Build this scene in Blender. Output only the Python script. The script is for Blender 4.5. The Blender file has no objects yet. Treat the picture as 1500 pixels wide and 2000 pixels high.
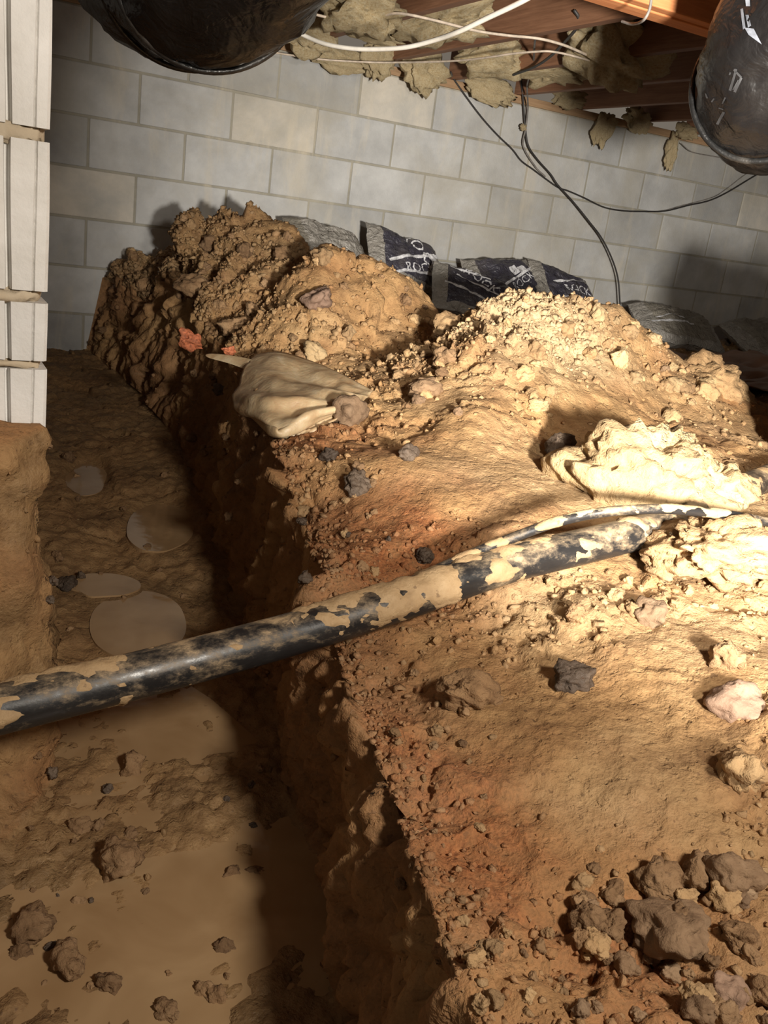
import bpy, math, random
import numpy as np
from mathutils import Vector, Matrix, Euler

random.seed(7); rng = np.random.default_rng(7)
scene = bpy.context.scene
C = scene.collection
PI = math.pi

# ------------------------------------------------------------------ camera
# the lens sits at the origin; X runs along the block wall, Y towards it, Z up (all in metres)
F = 1750.0
PITCH, ROLL, YAW = (math.radians(a) for a in (17.94, 7.91, 29.69))
FW = np.array([math.sin(YAW)*math.cos(PITCH), math.cos(YAW)*math.cos(PITCH), -math.sin(PITCH)])
_r = np.array([math.cos(YAW), -math.sin(YAW), 0.0]); _u = np.cross(_r, FW)
RT = math.cos(ROLL)*_r + math.sin(ROLL)*_u
UP = -math.sin(ROLL)*_r + math.cos(ROLL)*_u
cam_d = bpy.data.cameras.new('camera'); cam = bpy.data.objects.new('camera', cam_d); C.objects.link(cam)
cam_d.sensor_fit = 'VERTICAL'; cam_d.sensor_height = 24.0; cam_d.lens = 24.0*F/2000.0
cam_d.clip_start = 0.02; cam_d.clip_end = 60
cam.matrix_world = Matrix(((RT[0], UP[0], -FW[0], 0), (RT[1], UP[1], -FW[1], 0), (RT[2], UP[2], -FW[2], 0), (0, 0, 0, 1)))
scene.camera = cam

def ray(x, y): return FW + (x-750)/F*RT + (1000-y)/F*UP
def atZ(x, y, Z): d = ray(x, y); return d*Z/d[2]
def atY(x, y, Y): d = ray(x, y); return d*Y/d[1]
def atD(x, y, D): return ray(x, y)*D

# ------------------------------------------------------------------ light
world = bpy.data.worlds.new('world'); scene.world = world; world.use_nodes = True
bg = world.node_tree.nodes['Background']; bg.inputs[0].default_value = (1.0, 0.86, 0.70, 1); bg.inputs[1].default_value = 0.15
def work_light(name, energy, size, blend, loc, aim, col, soft):
    sp = bpy.data.lights.new(name, 'SPOT'); sp.energy = energy; sp.color = col
    sp.spot_size = math.radians(size); sp.spot_blend = blend; sp.shadow_soft_size = soft
    o = bpy.data.objects.new(name, sp); C.objects.link(o); o.location = loc
    o.rotation_euler = (Vector(aim) - Vector(loc)).to_track_quat('-Z', 'Y').to_euler()
LP_ = (0.47, -0.35, -0.06)                                   # a hand lamp right of the photographer and an added wide fill light above it
work_light('work_light', 830, 57, 1.0, LP_, tuple(atD(1195, 520, 2.5)), (1.0, 0.94, 0.85), 0.07)
work_light('spill_fill', 92, 150, 0.9, (0.62, -0.30, 0.42), (0.85, 2.2, 0.0), (1.0, 0.91, 0.79), 0.09)
scene.view_settings.view_transform = 'Standard'; scene.view_settings.look = 'None'
scene.view_settings.gamma = 1.0; scene.view_settings.exposure = 0.12
scene.view_settings.use_curve_mapping = False

# ------------------------------------------------------------------ noise
def _hash(ix, iy, iz, s):
    h = (ix.astype(np.int64)*374761393 + iy.astype(np.int64)*668265263 + iz.astype(np.int64)*2147483647 + s*974634777) & 0xFFFFFFFF
    h = ((h ^ (h >> 13))*1274126177) & 0xFFFFFFFF
    h = ((h ^ (h >> 16))*2246822519) & 0xFFFFFFFF
    return (h ^ (h >> 15)) & 0xFFFFFFFF
_G = np.array([[1,1,0],[-1,1,0],[1,-1,0],[-1,-1,0],[1,0,1],[-1,0,1],[1,0,-1],[-1,0,-1],[0,1,1],[0,-1,1],[0,1,-1],[0,-1,-1],[1,1,0],[-1,1,0],[0,-1,1],[0,-1,-1]], float)
def perlin(P, s=0):
    i = np.floor(P); f = P - i; w = f*f*f*(f*(f*6-15)+10)
    out = np.zeros(len(P))
    for dx in (0, 1):
        wx = w[:,0] if dx else 1-w[:,0]
        for dy in (0, 1):
            wy = w[:,1] if dy else 1-w[:,1]
            for dz in (0, 1):
                wz = w[:,2] if dz else 1-w[:,2]
                g = _G[_hash(i[:,0]+dx, i[:,1]+dy, i[:,2]+dz, s) & 15]
                out += wx*wy*wz*(g[:,0]*(f[:,0]-dx) + g[:,1]*(f[:,1]-dy) + g[:,2]*(f[:,2]-dz))
    return out
def fbm(P, f, o=4, s=0, g=0.5):
    a = 1.0; r = np.zeros(len(P))
    for k in range(o):
        r += a*perlin(P*f + 17.3*k, s+k); f *= 2.03; a *= g
    return r
def billow(P, f, o=3, s=0, g=0.5):
    a = 1.0; r = np.zeros(len(P))
    for k in range(o):
        r += a*(np.abs(perlin(P*f + 9.1*k, s+k))*2 - 0.5); f *= 2.1; a *= g
    return r
def worley(P, s=0):
    i = np.floor(P); best = np.full(len(P), 9.0); cid = np.zeros(len(P))
    for dx in (-1, 0, 1):
        for dy in (-1, 0, 1):
            for dz in (-1, 0, 1):
                cx, cy, cz = i[:,0]+dx, i[:,1]+dy, i[:,2]+dz
                h = _hash(cx, cy, cz, s)
                q = np.stack([cx + (h & 1023)/1023.0, cy + ((h >> 10) & 1023)/1023.0, cz + ((h >> 20) & 1023)/1023.0], 1)
                d = ((q-P)**2).sum(1); m = d < best
                best[m] = d[m]; cid[m] = ((h[m] >> 5) & 255)/255.0
    return np.sqrt(best), cid
def facet(P, s=0, tilt=1.1, crack=0.35):
    i = np.floor(P); f1 = np.full(len(P), 9.0); f2 = np.full(len(P), 9.0); val = np.zeros(len(P))
    for dx in (-1, 0, 1):
        for dy in (-1, 0, 1):
            for dz in (-1, 0, 1):
                cx, cy, cz = i[:,0]+dx, i[:,1]+dy, i[:,2]+dz
                h = _hash(cx, cy, cz, s)
                q = np.stack([cx + (h & 1023)/1023.0, cy + ((h >> 10) & 1023)/1023.0, cz + ((h >> 20) & 1023)/1023.0], 1)
                o = P-q; d = np.sqrt((o**2).sum(1))
                h2 = (h*2654435761) & 0xFFFFFFFF
                v = ((h2 & 255)/255.0-0.5) + tilt*(o[:,0]*(((h2 >> 8) & 255)/127.5-1) + o[:,1]*(((h2 >> 16) & 255)/127.5-1) + o[:,2]*(((h2 >> 24) & 255)/127.5-1))
                m = d < f1
                f2 = np.where(m, f1, np.minimum(f2, d)); val = np.where(m, v, val); f1 = np.where(m, d, f1)
    return val - crack*np.clip(1-(f2-f1)/0.22, 0, 1)
def warp(P, f, a, s): return P + a*np.stack([fbm(P, f, 2, s), fbm(P, f, 2, s+1), fbm(P, f, 2, s+2)], 1)
def sst(a, b, x): t = np.clip((x-a)/(b-a), 0, 1); return t*t*(3-2*t)

# ------------------------------------------------------------------ materials
def new_mat(name):
    m = bpy.data.materials.new(name); m.use_nodes = True
    nt = m.node_tree; b = nt.nodes['Principled BSDF']
    return m, nt, b
def N(nt, t, **kw):
    n = nt.nodes.new(t)
    for k, v in kw.items():
        if k in n.inputs: n.inputs[k].default_value = v
        else: setattr(n, k, v)
    return n
def L(nt, a, b): nt.links.new(a, b)
def coords(nt, kind):
    if kind == 'world': return N(nt, 'ShaderNodeNewGeometry').outputs['Position']
    tc = N(nt, 'ShaderNodeTexCoord')
    oi = N(nt, 'ShaderNodeObjectInfo'); mu = N(nt, 'ShaderNodeMath', operation='MULTIPLY'); mu.inputs[1].default_value = 37.0
    L(nt, oi.outputs['Random'], mu.inputs[0])
    va = N(nt, 'ShaderNodeVectorMath', operation='ADD'); L(nt, tc.outputs['Object'], va.inputs[0]); L(nt, mu.outputs[0], va.inputs[1])
    return va.outputs[0]
def noise(nt, co, scale, detail=4, rough=0.55, dist=0.0):
    n = N(nt, 'ShaderNodeTexNoise'); n.inputs['Scale'].default_value = scale; n.inputs['Detail'].default_value = detail
    n.inputs['Roughness'].default_value = rough; n.inputs['Distortion'].default_value = dist
    L(nt, co, n.inputs['Vector']); return n.outputs['Fac']
def ramp(nt, fac, stops, interp='LINEAR'):
    r = N(nt, 'ShaderNodeValToRGB'); cr = r.color_ramp; cr.interpolation = interp
    while len(cr.elements) < len(stops): cr.elements.new(0.5)
    for e, (p, c) in zip(cr.elements, stops):
        e.position = p; e.color = (*c, 1) if len(c) == 3 else c
    L(nt, fac, r.inputs[0]); return r.outputs[0]
def mixc(nt, fac, a, b, mode='MIX'):
    m = N(nt, 'ShaderNodeMix', data_type='RGBA', blend_type=mode)
    for v, k in ((fac, 0), (a, 6), (b, 7)):
        if isinstance(v, (int, float)): m.inputs[k].default_value = v
        elif isinstance(v, tuple): m.inputs[k].default_value = (*v, 1)
        else: L(nt, v, m.inputs[k])
    return m.outputs[2]
def mth(nt, op, a, b=0.0, clamp=False):
    m = N(nt, 'ShaderNodeMath', operation=op); m.use_clamp = clamp
    for i, v in enumerate((a, b)):
        if isinstance(v, (int, float)): m.inputs[i].default_value = v
        else: L(nt, v, m.inputs[i])
    return m.outputs[0]
def bump(nt, b, h, strength=0.5, dist=0.01, prev=None):
    n = N(nt, 'ShaderNodeBump'); n.inputs['Strength'].default_value = strength; n.inputs['Distance'].default_value = dist
    L(nt, h, n.inputs['Height'])
    if prev is not None: L(nt, prev, n.inputs['Normal'])
    L(nt, n.outputs[0], b.inputs['Normal']); return n.outputs[0]
def grey(v): return (v, v, v)

def soil_material(name, kind, c0, c1, c2, attr=True, wet=0.0, bstr=0.7):
    m, nt, b = new_mat(name); co = coords(nt, 'world')
    if kind == 'object':
        oi_ = N(nt, 'ShaderNodeObjectInfo'); va_ = N(nt, 'ShaderNodeVectorMath', operation='ADD'); L(nt, co, va_.inputs[0]); L(nt, mth(nt, 'MULTIPLY', oi_.outputs['Random'], 9.0), va_.inputs[1]); co = va_.outputs[0]
    n1 = noise(nt, co, 5.5, 6, 0.6, 0.4); n2 = noise(nt, co, 42, 5, 0.65); n3 = noise(nt, co, 190, 3, 0.6)
    mixv = mth(nt, 'ADD', mth(nt, 'MULTIPLY', n1, 0.6), mth(nt, 'MULTIPLY', n2, 0.4))
    col = ramp(nt, mixv, [(0.33, c0), (0.5, c1), (0.66, c2)])
    if attr:
        at = N(nt, 'ShaderNodeAttribute', attribute_name='soil')
        se = N(nt, 'ShaderNodeSeparateColor'); L(nt, at.outputs['Color'], se.inputs[0])
        redf = mth(nt, 'MULTIPLY', se.outputs[0], ramp(nt, n2, [(0.3, grey(0.45)), (0.6, grey(1))]), True)
        col = mixc(nt, redf, col, ramp(nt, n3, [(0.3, (0.16, 0.058, 0.022)), (0.65, (0.38, 0.148, 0.055))]))
        col = mixc(nt, mth(nt, 'MULTIPLY', se.outputs[1], 0.85), col, ramp(nt, n2, [(0.3, (0.38, 0.27, 0.15)), (0.7, (0.60, 0.46, 0.28))]))
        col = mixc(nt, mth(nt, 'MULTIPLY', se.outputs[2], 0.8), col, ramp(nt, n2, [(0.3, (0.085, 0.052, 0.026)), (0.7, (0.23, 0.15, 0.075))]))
        ro = mth(nt, 'SUBTRACT', 0.88, mth(nt, 'MULTIPLY', se.outputs[2], mth(nt, 'MULTIPLY', n1, 0.75)))
        L(nt, ro, b.inputs['Roughness'])
    else:
        oi = N(nt, 'ShaderNodeObjectInfo')
        col = mixc(nt, 1.0, col, ramp(nt, oi.outputs['Random'], [(0.0, (0.62, 0.6, 0.6)), (0.5, (0.9, 0.88, 0.86)), (1.0, (1.12, 1.1, 1.06))]), 'MULTIPLY')
        b.inputs['Roughness'].default_value = 0.9 - wet*0.5
    speck = ramp(nt, noise(nt, co, 95, 2, 0.5), [(0.66, grey(0)), (0.72, grey(1))])
    col = mixc(nt, mth(nt, 'MULTIPLY', speck, 0.55), col, (0.10, 0.055, 0.03))
    L(nt, col, b.inputs['Base Color'])
    b.inputs['Specular IOR Level'].default_value = 0.3
    vo = N(nt, 'ShaderNodeTexVoronoi'); vo.inputs['Scale'].default_value = 85; L(nt, co, vo.inputs['Vector'])
    pit = ramp(nt, noise(nt, co, 62, 3, 0.6), [(0.30, grey(0)), (0.42, grey(1))])
    h = mth(nt, 'ADD', mth(nt, 'ADD', mth(nt, 'MULTIPLY', n2, 0.8), mth(nt, 'MULTIPLY', n3, 0.5)), mth(nt, 'ADD', mth(nt, 'MULTIPLY', vo.outputs['Distance'], -0.2), mth(nt, 'MULTIPLY', pit, 0.35)))
    bump(nt, b, h, bstr, 0.0075)
    return m
TAN = ((0.20, 0.109, 0.047), (0.345, 0.202, 0.088), (0.45, 0.283, 0.132))
M_soil = soil_material('clay_soil', 'world', *TAN)
M_clod = soil_material('clod_tan', 'object', (0.24, 0.145, 0.072), (0.37, 0.24, 0.122), (0.47, 0.325, 0.175), attr=False)
M_clod_pale = soil_material('clod_pale', 'object', (0.33, 0.22, 0.11), (0.45, 0.32, 0.17), (0.54, 0.41, 0.24), attr=False)
M_clod_brown = soil_material('clod_brown', 'object', (0.15, 0.085, 0.042), (0.27, 0.165, 0.085), (0.38, 0.25, 0.14), attr=False)
M_clod_dark = soil_material('clod_dark', 'object', (0.05, 0.036, 0.026), (0.11, 0.08, 0.058), (0.2, 0.15, 0.11), attr=False, wet=0.5)
M_stone = soil_material('stone_grey', 'object', (0.15, 0.09, 0.05), (0.26, 0.17, 0.10), (0.35, 0.25, 0.16), attr=False, bstr=0.5)
M_stone_mauve = soil_material('stone_mauve', 'object', (0.20, 0.125, 0.085), (0.31, 0.205, 0.145), (0.39, 0.27, 0.20), attr=False, bstr=0.4)

def plain(name, col, rough=0.6, nscale=None, namp=0.2, bstr=0.0, bscale=60, metal=0.0, spec=0.5, kind='object'):
    m, nt, b = new_mat(name); b.inputs['Roughness'].default_value = rough; b.inputs['Metallic'].default_value = metal
    b.inputs['Specular IOR Level'].default_value = spec
    co = coords(nt, kind)
    f = noise(nt, co, nscale or 8, 5, 0.6)
    lo = tuple(max(0, c*(1-namp*1.6)) for c in col); hi = tuple(min(1, c*(1+namp)) for c in col)
    L(nt, ramp(nt, f, [(0.3, lo), (0.7, hi)]), b.inputs['Base Color'])
    if bstr: bump(nt, b, noise(nt, co, bscale, 4, 0.6), bstr, 0.004)
    return m
def block_material(name, c0, c1, stain=0.35, rnd=0.2, drip=True):
    m, nt, b = new_mat(name); co = coords(nt, 'world')
    n1 = noise(nt, co, 7, 5, 0.6); n2 = noise(nt, co, 120, 3, 0.6)
    col = ramp(nt, n1, [(0.3, c0), (0.7, c1)])
    oi = N(nt, 'ShaderNodeObjectInfo')
    col = mixc(nt, 1.0, col, ramp(nt, oi.outputs['Random'], [(0, grey(1-rnd)), (0.5, grey(1)), (1, grey(1+rnd*0.7))]), 'MULTIPLY')
    col = mixc(nt, ramp(nt, noise(nt, co, 2.3, 5, 0.65, 0.6), [(0.42, grey(0)), (0.68, grey(0.55))]), col, (0.40, 0.365, 0.29))
    mp = N(nt, 'ShaderNodeMapping'); mp.inputs['Scale'].default_value = (9, 9, 2.0); L(nt, co, mp.inputs[0])
    st = ramp(nt, noise(nt, mp.outputs[0], 1.0, 5, 0.65, 0.5), [(0.55, grey(0)), (0.70, grey(1))])
    col = mixc(nt, mth(nt, 'MULTIPLY', st, stain), col, (0.62, 0.55, 0.43))
    L(nt, col, b.inputs['Base Color']); b.inputs['Roughness'].default_value = 0.92; b.inputs['Specular IOR Level'].default_value = 0.2
    bump(nt, b, mth(nt, 'ADD', n2, mth(nt, 'MULTIPLY', n1, 0.4)), 0.3, 0.004)
    return m
M_block = block_material('grey_block', (0.36, 0.36, 0.355), (0.50, 0.50, 0.49))
M_block_cream = block_material('cream_block', (0.43, 0.42, 0.39), (0.62, 0.57, 0.49), 0.6, 0.04)
M_mortar = block_material('mortar', (0.27, 0.255, 0.21), (0.40, 0.375, 0.31), 0.5)
M_pier = block_material('pale_block', (0.70, 0.69, 0.67), (0.84, 0.83, 0.81), 0.2, 0.05)
M_pier_mortar = block_material('pier_mortar', (0.45, 0.36, 0.25), (0.66, 0.56, 0.42), 0.4, 0.05)

def wood_material(name, c0, c1, axis='Y'):
    m, nt, b = new_mat(name); co = coords(nt, 'object')
    mp = N(nt, 'ShaderNodeMapping'); sc = {'X': (1.2, 22, 22), 'Y': (22, 1.2, 22)}[axis]; mp.inputs['Scale'].default_value = sc; L(nt, co, mp.inputs[0])
    n1 = noise(nt, mp.outputs[0], 2.2, 6, 0.6, 1.2); n2 = noise(nt, mp.outputs[0], 9, 3, 0.6)
    col = ramp(nt, mth(nt, 'ADD', mth(nt, 'MULTIPLY', n1, 0.7), mth(nt, 'MULTIPLY', n2, 0.3)), [(0.3, c0), (0.7, c1)])
    L(nt, col, b.inputs['Base Color']); b.inputs['Roughness'].default_value = 0.7
    bump(nt, b, n2, 0.2, 0.003); return m
M_joist = wood_material('joist_wood', (0.17, 0.075, 0.038), (0.36, 0.18, 0.098))
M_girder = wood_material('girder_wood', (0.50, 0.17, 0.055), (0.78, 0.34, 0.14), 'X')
M_sill = wood_material('sill_wood', (0.26, 0.15, 0.075), (0.46, 0.30, 0.17), 'X')
M_sub = wood_material('subfloor_wood', (0.12, 0.065, 0.035), (0.22, 0.13, 0.075))

def plastic_material(name, col, rough, bs, bstr, spec=0.6, mp_scale=(1, 1, 1), dust_c=0.5):
    m, nt, b = new_mat(name); co = coords(nt, 'object')
    mp = N(nt, 'ShaderNodeMapping'); mp.inputs['Scale'].default_value = mp_scale; L(nt, co, mp.inputs[0])
    n1 = noise(nt, mp.outputs[0], bs, 3, 0.55, 1.5); n2 = noise(nt, mp.outputs[0], bs*3.2, 3, 0.6, 1.0)
    b.inputs['Base Color'].default_value = (*col, 1); b.inputs['Roughness'].default_value = rough; b.inputs['Specular IOR Level'].default_value = spec
    dust = noise(nt, co, 9, 5, 0.65)
    L(nt, mixc(nt, ramp(nt, dust, [(0.5, grey(0)), (0.8, grey(dust_c))]), col, (0.16, 0.14, 0.12)), b.inputs['Base Color'])
    L(nt, ramp(nt, dust, [(0.35, grey(rough)), (0.75, grey(min(1, rough+0.3)))]), b.inputs['Roughness'])
    bump(nt, b, mth(nt, 'ADD', n1, mth(nt, 'MULTIPLY', n2, 0.35)), bstr, 0.02); return m
M_duct = plastic_material('black_duct_plastic', (0.012, 0.011, 0.011), 0.20, 9, 0.4, spec=0.4, dust_c=0.08)
M_strap = plastic_material('black_strap', (0.012, 0.012, 0.012), 0.25, 14, 0.2)
M_print = plain('faded_print', (0.055, 0.055, 0.058), 0.5)
M_tear = plain('pink_tear', (0.75, 0.56, 0.52), 0.5, 40, 0.15)
M_sheen = plain('painted_highlight', (0.22, 0.235, 0.27), 0.3, 30, 0.4)  # pale colour for the painted glint on the right duct
M_bagdark = plastic_material('bag_navy', (0.045, 0.042, 0.058), 0.30, 22, 0.7)
M_bagclear = plastic_material('bag_clear_grey', (0.30, 0.28, 0.25), 0.28, 24, 0.9)
M_bagclear2 = plastic_material('bag_dusty', (0.22, 0.20, 0.165), 0.45, 18, 0.8)
M_letter = plain('bag_print_white', (0.62, 0.62, 0.64), 0.5, 60, 0.25)
M_cable = plain('white_cable', (0.80, 0.76, 0.68), 0.45, 30, 0.08)
M_cable2 = plain('dusty_cable', (0.60, 0.50, 0.40), 0.6, 40, 0.2)
M_wire = plain('black_wire', (0.035, 0.032, 0.03), 0.55, 30, 0.3)
M_wiregrey = plain('grey_wire', (0.22, 0.20, 0.18), 0.6, 30, 0.3)
M_tarp = plain('brown_tarp', (0.24, 0.125, 0.075), 0.55, 6, 0.25, 0.5, 14)
M_orange = plain('orange_plastic', (0.55, 0.17, 0.075), 0.7, 3, 0.45, 0.4, 8)

def insulation_material():
    m, nt, b = new_mat('yellow_insulation'); co = coords(nt, 'object')
    n1 = noise(nt, co, 16, 6, 0.7); n2 = noise(nt, co, 150, 4, 0.7, 1.0)
    col = ramp(nt, n1, [(0.3, (0.60, 0.42, 0.20)), (0.5, (0.84, 0.67, 0.40)), (0.7, (0.92, 0.82, 0.60))])
    L(nt, col, b.inputs['Base Color']); b.inputs['Roughness'].default_value = 1.0; b.inputs['Specular IOR Level'].default_value = 0.05
    bump(nt, b, mth(nt, 'ADD', n1, mth(nt, 'MULTIPLY', n2, 0.5)), 0.9, 0.012); return m
M_insul = insulation_material()
def sheet_material():
    m, nt, b = new_mat('muddy_plastic_sheet'); co = coords(nt, 'world')
    n1 = noise(nt, co, 13, 5, 0.6, 0.6); n2 = noise(nt, co, 70, 4, 0.6)
    col = ramp(nt, n1, [(0.3, (0.33, 0.20, 0.10)), (0.55, (0.50, 0.36, 0.21)), (0.75, (0.62, 0.49, 0.33))])
    L(nt, col, b.inputs['Base Color']); b.inputs['Roughness'].default_value = 0.5; b.inputs['Subsurface Weight'].default_value = 0.1
    bump(nt, b, mth(nt, 'ADD', n1, mth(nt, 'MULTIPLY', n2, 0.3)), 0.35, 0.012); return m
M_sheet = sheet_material()
def water_material():
    m, nt, b = new_mat('muddy_water'); co = coords(nt, 'world')
    n1 = noise(nt, co, 9, 4, 0.5, 0.5)
    L(nt, ramp(nt, n1, [(0.3, (0.30, 0.185, 0.09)), (0.7, (0.42, 0.28, 0.15))]), b.inputs['Base Color'])
    b.inputs['Roughness'].default_value = 0.07; b.inputs['IOR'].default_value = 1.33
    bump(nt, b, noise(nt, co, 25, 2, 0.4), 0.04, 0.01); return m
M_water = water_material()
def pipe_material():
    m, nt, b = new_mat('black_pipe_plastic'); co = coords(nt, 'object')
    mp_ = N(nt, 'ShaderNodeMapping'); mp_.inputs['Scale'].default_value = (0.55, 1, 1); L(nt, co, mp_.inputs[0])
    n1 = noise(nt, mp_.outputs[0], 34, 7, 0.75, 0.15)
    ge = N(nt, 'ShaderNodeNewGeometry'); sx = N(nt, 'ShaderNodeSeparateXYZ'); L(nt, ge.outputs['Normal'], sx.inputs[0])
    n0 = noise(nt, co, 7, 3, 0.5)
    dv_ = mth(nt, 'ADD', mth(nt, 'ADD', n1, mth(nt, 'MULTIPLY', sx.outputs[2], 0.10)), mth(nt, 'MULTIPLY', mth(nt, 'SUBTRACT', n0, 0.5), 0.5))
    dust = ramp(nt, dv_, [(0.50, grey(0)), (0.60, grey(0.35)), (0.72, grey(1))])
    col = mixc(nt, mth(nt, 'MULTIPLY', dust, 0.85), (0.017, 0.016, 0.016), ramp(nt, n1, [(0.4, (0.16, 0.13, 0.10)), (0.65, (0.46, 0.33, 0.19))]))
    L(nt, col, b.inputs['Base Color']); L(nt, ramp(nt, n1, [(0.4, grey(0.28)), (0.7, grey(0.75))]), b.inputs['Roughness'])
    bump(nt, b, n1, 0.12, 0.004); return m
M_pipe = pipe_material()
M_mud = soil_material('pipe_mud', 'object', (0.25, 0.165, 0.09), (0.37, 0.255, 0.14), (0.46, 0.335, 0.20), attr=False, wet=0.4, bstr=0.35)

# ------------------------------------------------------------------ object helpers
def mesh_np(name, V, Fq, mats, smooth=True):
    """V (n,3) array, Fq list/array of faces (all same size) or python lists"""
    me = bpy.data.meshes.new(name)
    Fq = np.asarray(Fq, dtype=np.int32); k = Fq.shape[1]
    me.vertices.add(len(V)); me.vertices.foreach_set('co', np.asarray(V, dtype=np.float32).ravel())
    me.loops.add(Fq.size); me.loops.foreach_set('vertex_index', Fq.ravel())
    me.polygons.add(len(Fq)); me.polygons.foreach_set('loop_start', np.arange(0, Fq.size, k, dtype=np.int32))
    me.polygons.foreach_set('use_smooth', np.full(len(Fq), smooth))
    me.update(calc_edges=True); me.validate()
    for m in (mats if isinstance(mats, (list, tuple)) else [mats]): me.materials.append(m)
    return me
def link(name, me, parent=None, label=None, cat=None, group=None, kind=None, loc=None):
    o = bpy.data.objects.new(name, me); C.objects.link(o)
    if parent is not None: o.parent = parent
    if loc is not None: o.location = loc
    for k, v in (('label', label), ('category', cat), ('group', group), ('kind', kind)):
        if v: o[k] = v
    return o
def grid_faces(nr, nc, closed=False):
    r = np.arange(nr-1)[:,None]; c = np.arange(nc if closed else nc-1)[None,:]; c2 = (c+1) % nc
    return np.stack([r*nc+c, r*nc+c2, (r+1)*nc+c2, (r+1)*nc+c], -1).reshape(-1, 4)
def box_mesh(name, lo, hi, mat, bev=0.0):
    import bmesh
    bm = bmesh.new(); bmesh.ops.create_cube(bm, size=1)
    for v in bm.verts: v.co = Vector([(lo[i]+hi[i])/2 + v.co[i]*(hi[i]-lo[i]) for i in range(3)])
    if bev: bmesh.ops.bevel(bm, geom=bm.edges[:], offset=bev, segments=2, profile=0.6, affect='EDGES')
    me = bpy.data.meshes.new(name); bm.to_mesh(me); bm.free(); me.materials.append(mat); return me
def spline(P, n):
    """Catmull-Rom through points P -> n samples"""
    P = np.asarray(P, float); Q = np.vstack([2*P[0]-P[1], P, 2*P[-1]-P[-2]])
    t = np.linspace(0, len(P)-1-1e-6, n); i = t.astype(int); f = (t-i)[:,None]
    a, b, c, d = Q[i], Q[i+1], Q[i+2], Q[i+3]
    return 0.5*((2*b) + (c-a)*f + (2*a-5*b+4*c-d)*f**2 + (3*b-a-3*c+d)*f**3)
def tube_np(P, rad, ns=12, caps=True):
    """returns V,F(quads) of a tube with parallel-transport frames; rad scalar or per sample or (n,ns)"""
    P = np.asarray(P, float); n = len(P)
    T = np.gradient(P, axis=0); T /= np.linalg.norm(T, axis=1)[:,None]
    up = np.array([0, 0, 1.0]) if abs(T[0][2]) < 0.9 else np.array([0, 1.0, 0])
    A = np.zeros((n,3)); B = np.zeros((n,3)); a = up - T[0]*(up@T[0]); a /= np.linalg.norm(a)
    for i in range(n):
        a = a - T[i]*(a@T[i]); a /= np.linalg.norm(a); A[i] = a; B[i] = np.cross(T[i], a)
    th = np.arange(ns)/ns*2*PI
    R = np.broadcast_to(np.asarray(rad, float).reshape(-1, 1) if np.ndim(rad) == 1 else np.asarray(rad, float), (n, ns)) if np.ndim(rad) else np.full((n, ns), rad)
    V = P[:,None,:] + R[:,:,None]*(np.cos(th)[None,:,None]*A[:,None,:] + np.sin(th)[None,:,None]*B[:,None,:])
    Fq = grid_faces(n, ns, True)
    V = V.reshape(-1, 3)
    if caps:
        c0, c1 = len(V), len(V)+1; V = np.vstack([V, P[0], P[-1]])
        j = np.arange(ns); j2 = (j+1) % ns
        Fq = np.vstack([Fq, np.stack([j2, j, np.full(ns, c0), np.full(ns, c0)], 1), np.stack([(n-1)*ns+j, (n-1)*ns+j2, np.full(ns, c1), np.full(ns, c1)], 1)])
    return V, Fq, (A, B, T)
def tube(name, P, rad, mat, n=60, ns=10, parent=None, **kw):
    V, Fq, _ = tube_np(spline(P, n), rad, ns, caps=False)
    return link(name, mesh_np(name, V, Fq, mat), parent, **kw)
import bmesh
def ico(sub):
    bm = bmesh.new(); bmesh.ops.create_icosphere(bm, subdivisions=sub, radius=1.0)
    V = np.array([v.co[:] for v in bm.verts]); Fq = np.array([[v.index for v in f.verts] for f in bm.faces]); bm.free(); return V, Fq
ICO = {k: ico(k) for k in (1, 2, 3, 4, 5)}
def lump_mesh(name, seed, mat, sub=4, amp=0.35, freq=1.3, facets=7, fine=0.1, flat=0.0):
    V, Fq = ICO[sub]; r = np.random.default_rng(seed); V = V.copy()
    d = np.ones(len(V)); U = V.copy()
    for k in range(facets):                                     # cut planes give broken faces
        n = r.normal(size=3); n /= np.linalg.norm(n); h = r.uniform(0.62, 0.9)
        s = U@n; d = np.where(s > 0, np.minimum(d, h/np.maximum(s, 1e-4)), d)
    Uw = warp(U, 1.5, 0.35, seed+50); mk = 0.35 + 0.9*sst(-0.2, 0.35, fbm(U, 1.1, 2, seed+60))
    d = d*(1 + amp*fbm(U, freq, 3, seed)) + fine*mk*(0.55*facet(Uw*1.7, seed) + 0.30*facet(Uw*3.9, seed+1)) + fine*0.22*billow(U, 9, 2, seed+3)
    V = U*d[:,None]*r.uniform(0.8, 1.15, 3)[None,:]
    return mesh_np(name, V, Fq, mat, True)

# ------------------------------------------------------------------ terrain: trench, banks and spoil heaps
YB = 4.20
def itp(pts): x, y = zip(*pts); return lambda q: np.interp(q, x, y)
xb = itp([(0.1,0.30),(0.68,0.42),(0.83,0.46),(1.03,0.515),(1.31,0.585),(1.71,0.65),(2.67,0.795),(3.35,0.825),(4.2,0.74)])
xt = itp([(0.1,0.335),(0.43,0.385),(0.53,0.412),(0.81,0.487),(1.07,0.548),(1.31,0.61),(1.47,0.645),(1.74,0.70),(2.03,0.75),(2.4,0.83),(2.7,0.875),(3.35,0.92),(3.7,0.88),(4.2,0.80)])
zf = itp([(0.1,-0.885),(1.4,-0.88),(1.7,-0.87),(2.67,-0.80),(3.35,-0.76),(4.2,-0.72)])
xlb = itp([(0.1,-0.2),(0.85,-0.12),(1.05,0.06),(1.17,0.15),(1.27,0.20),(2.0,0.24),(3.0,0.33),(4.2,0.42)])
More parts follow.
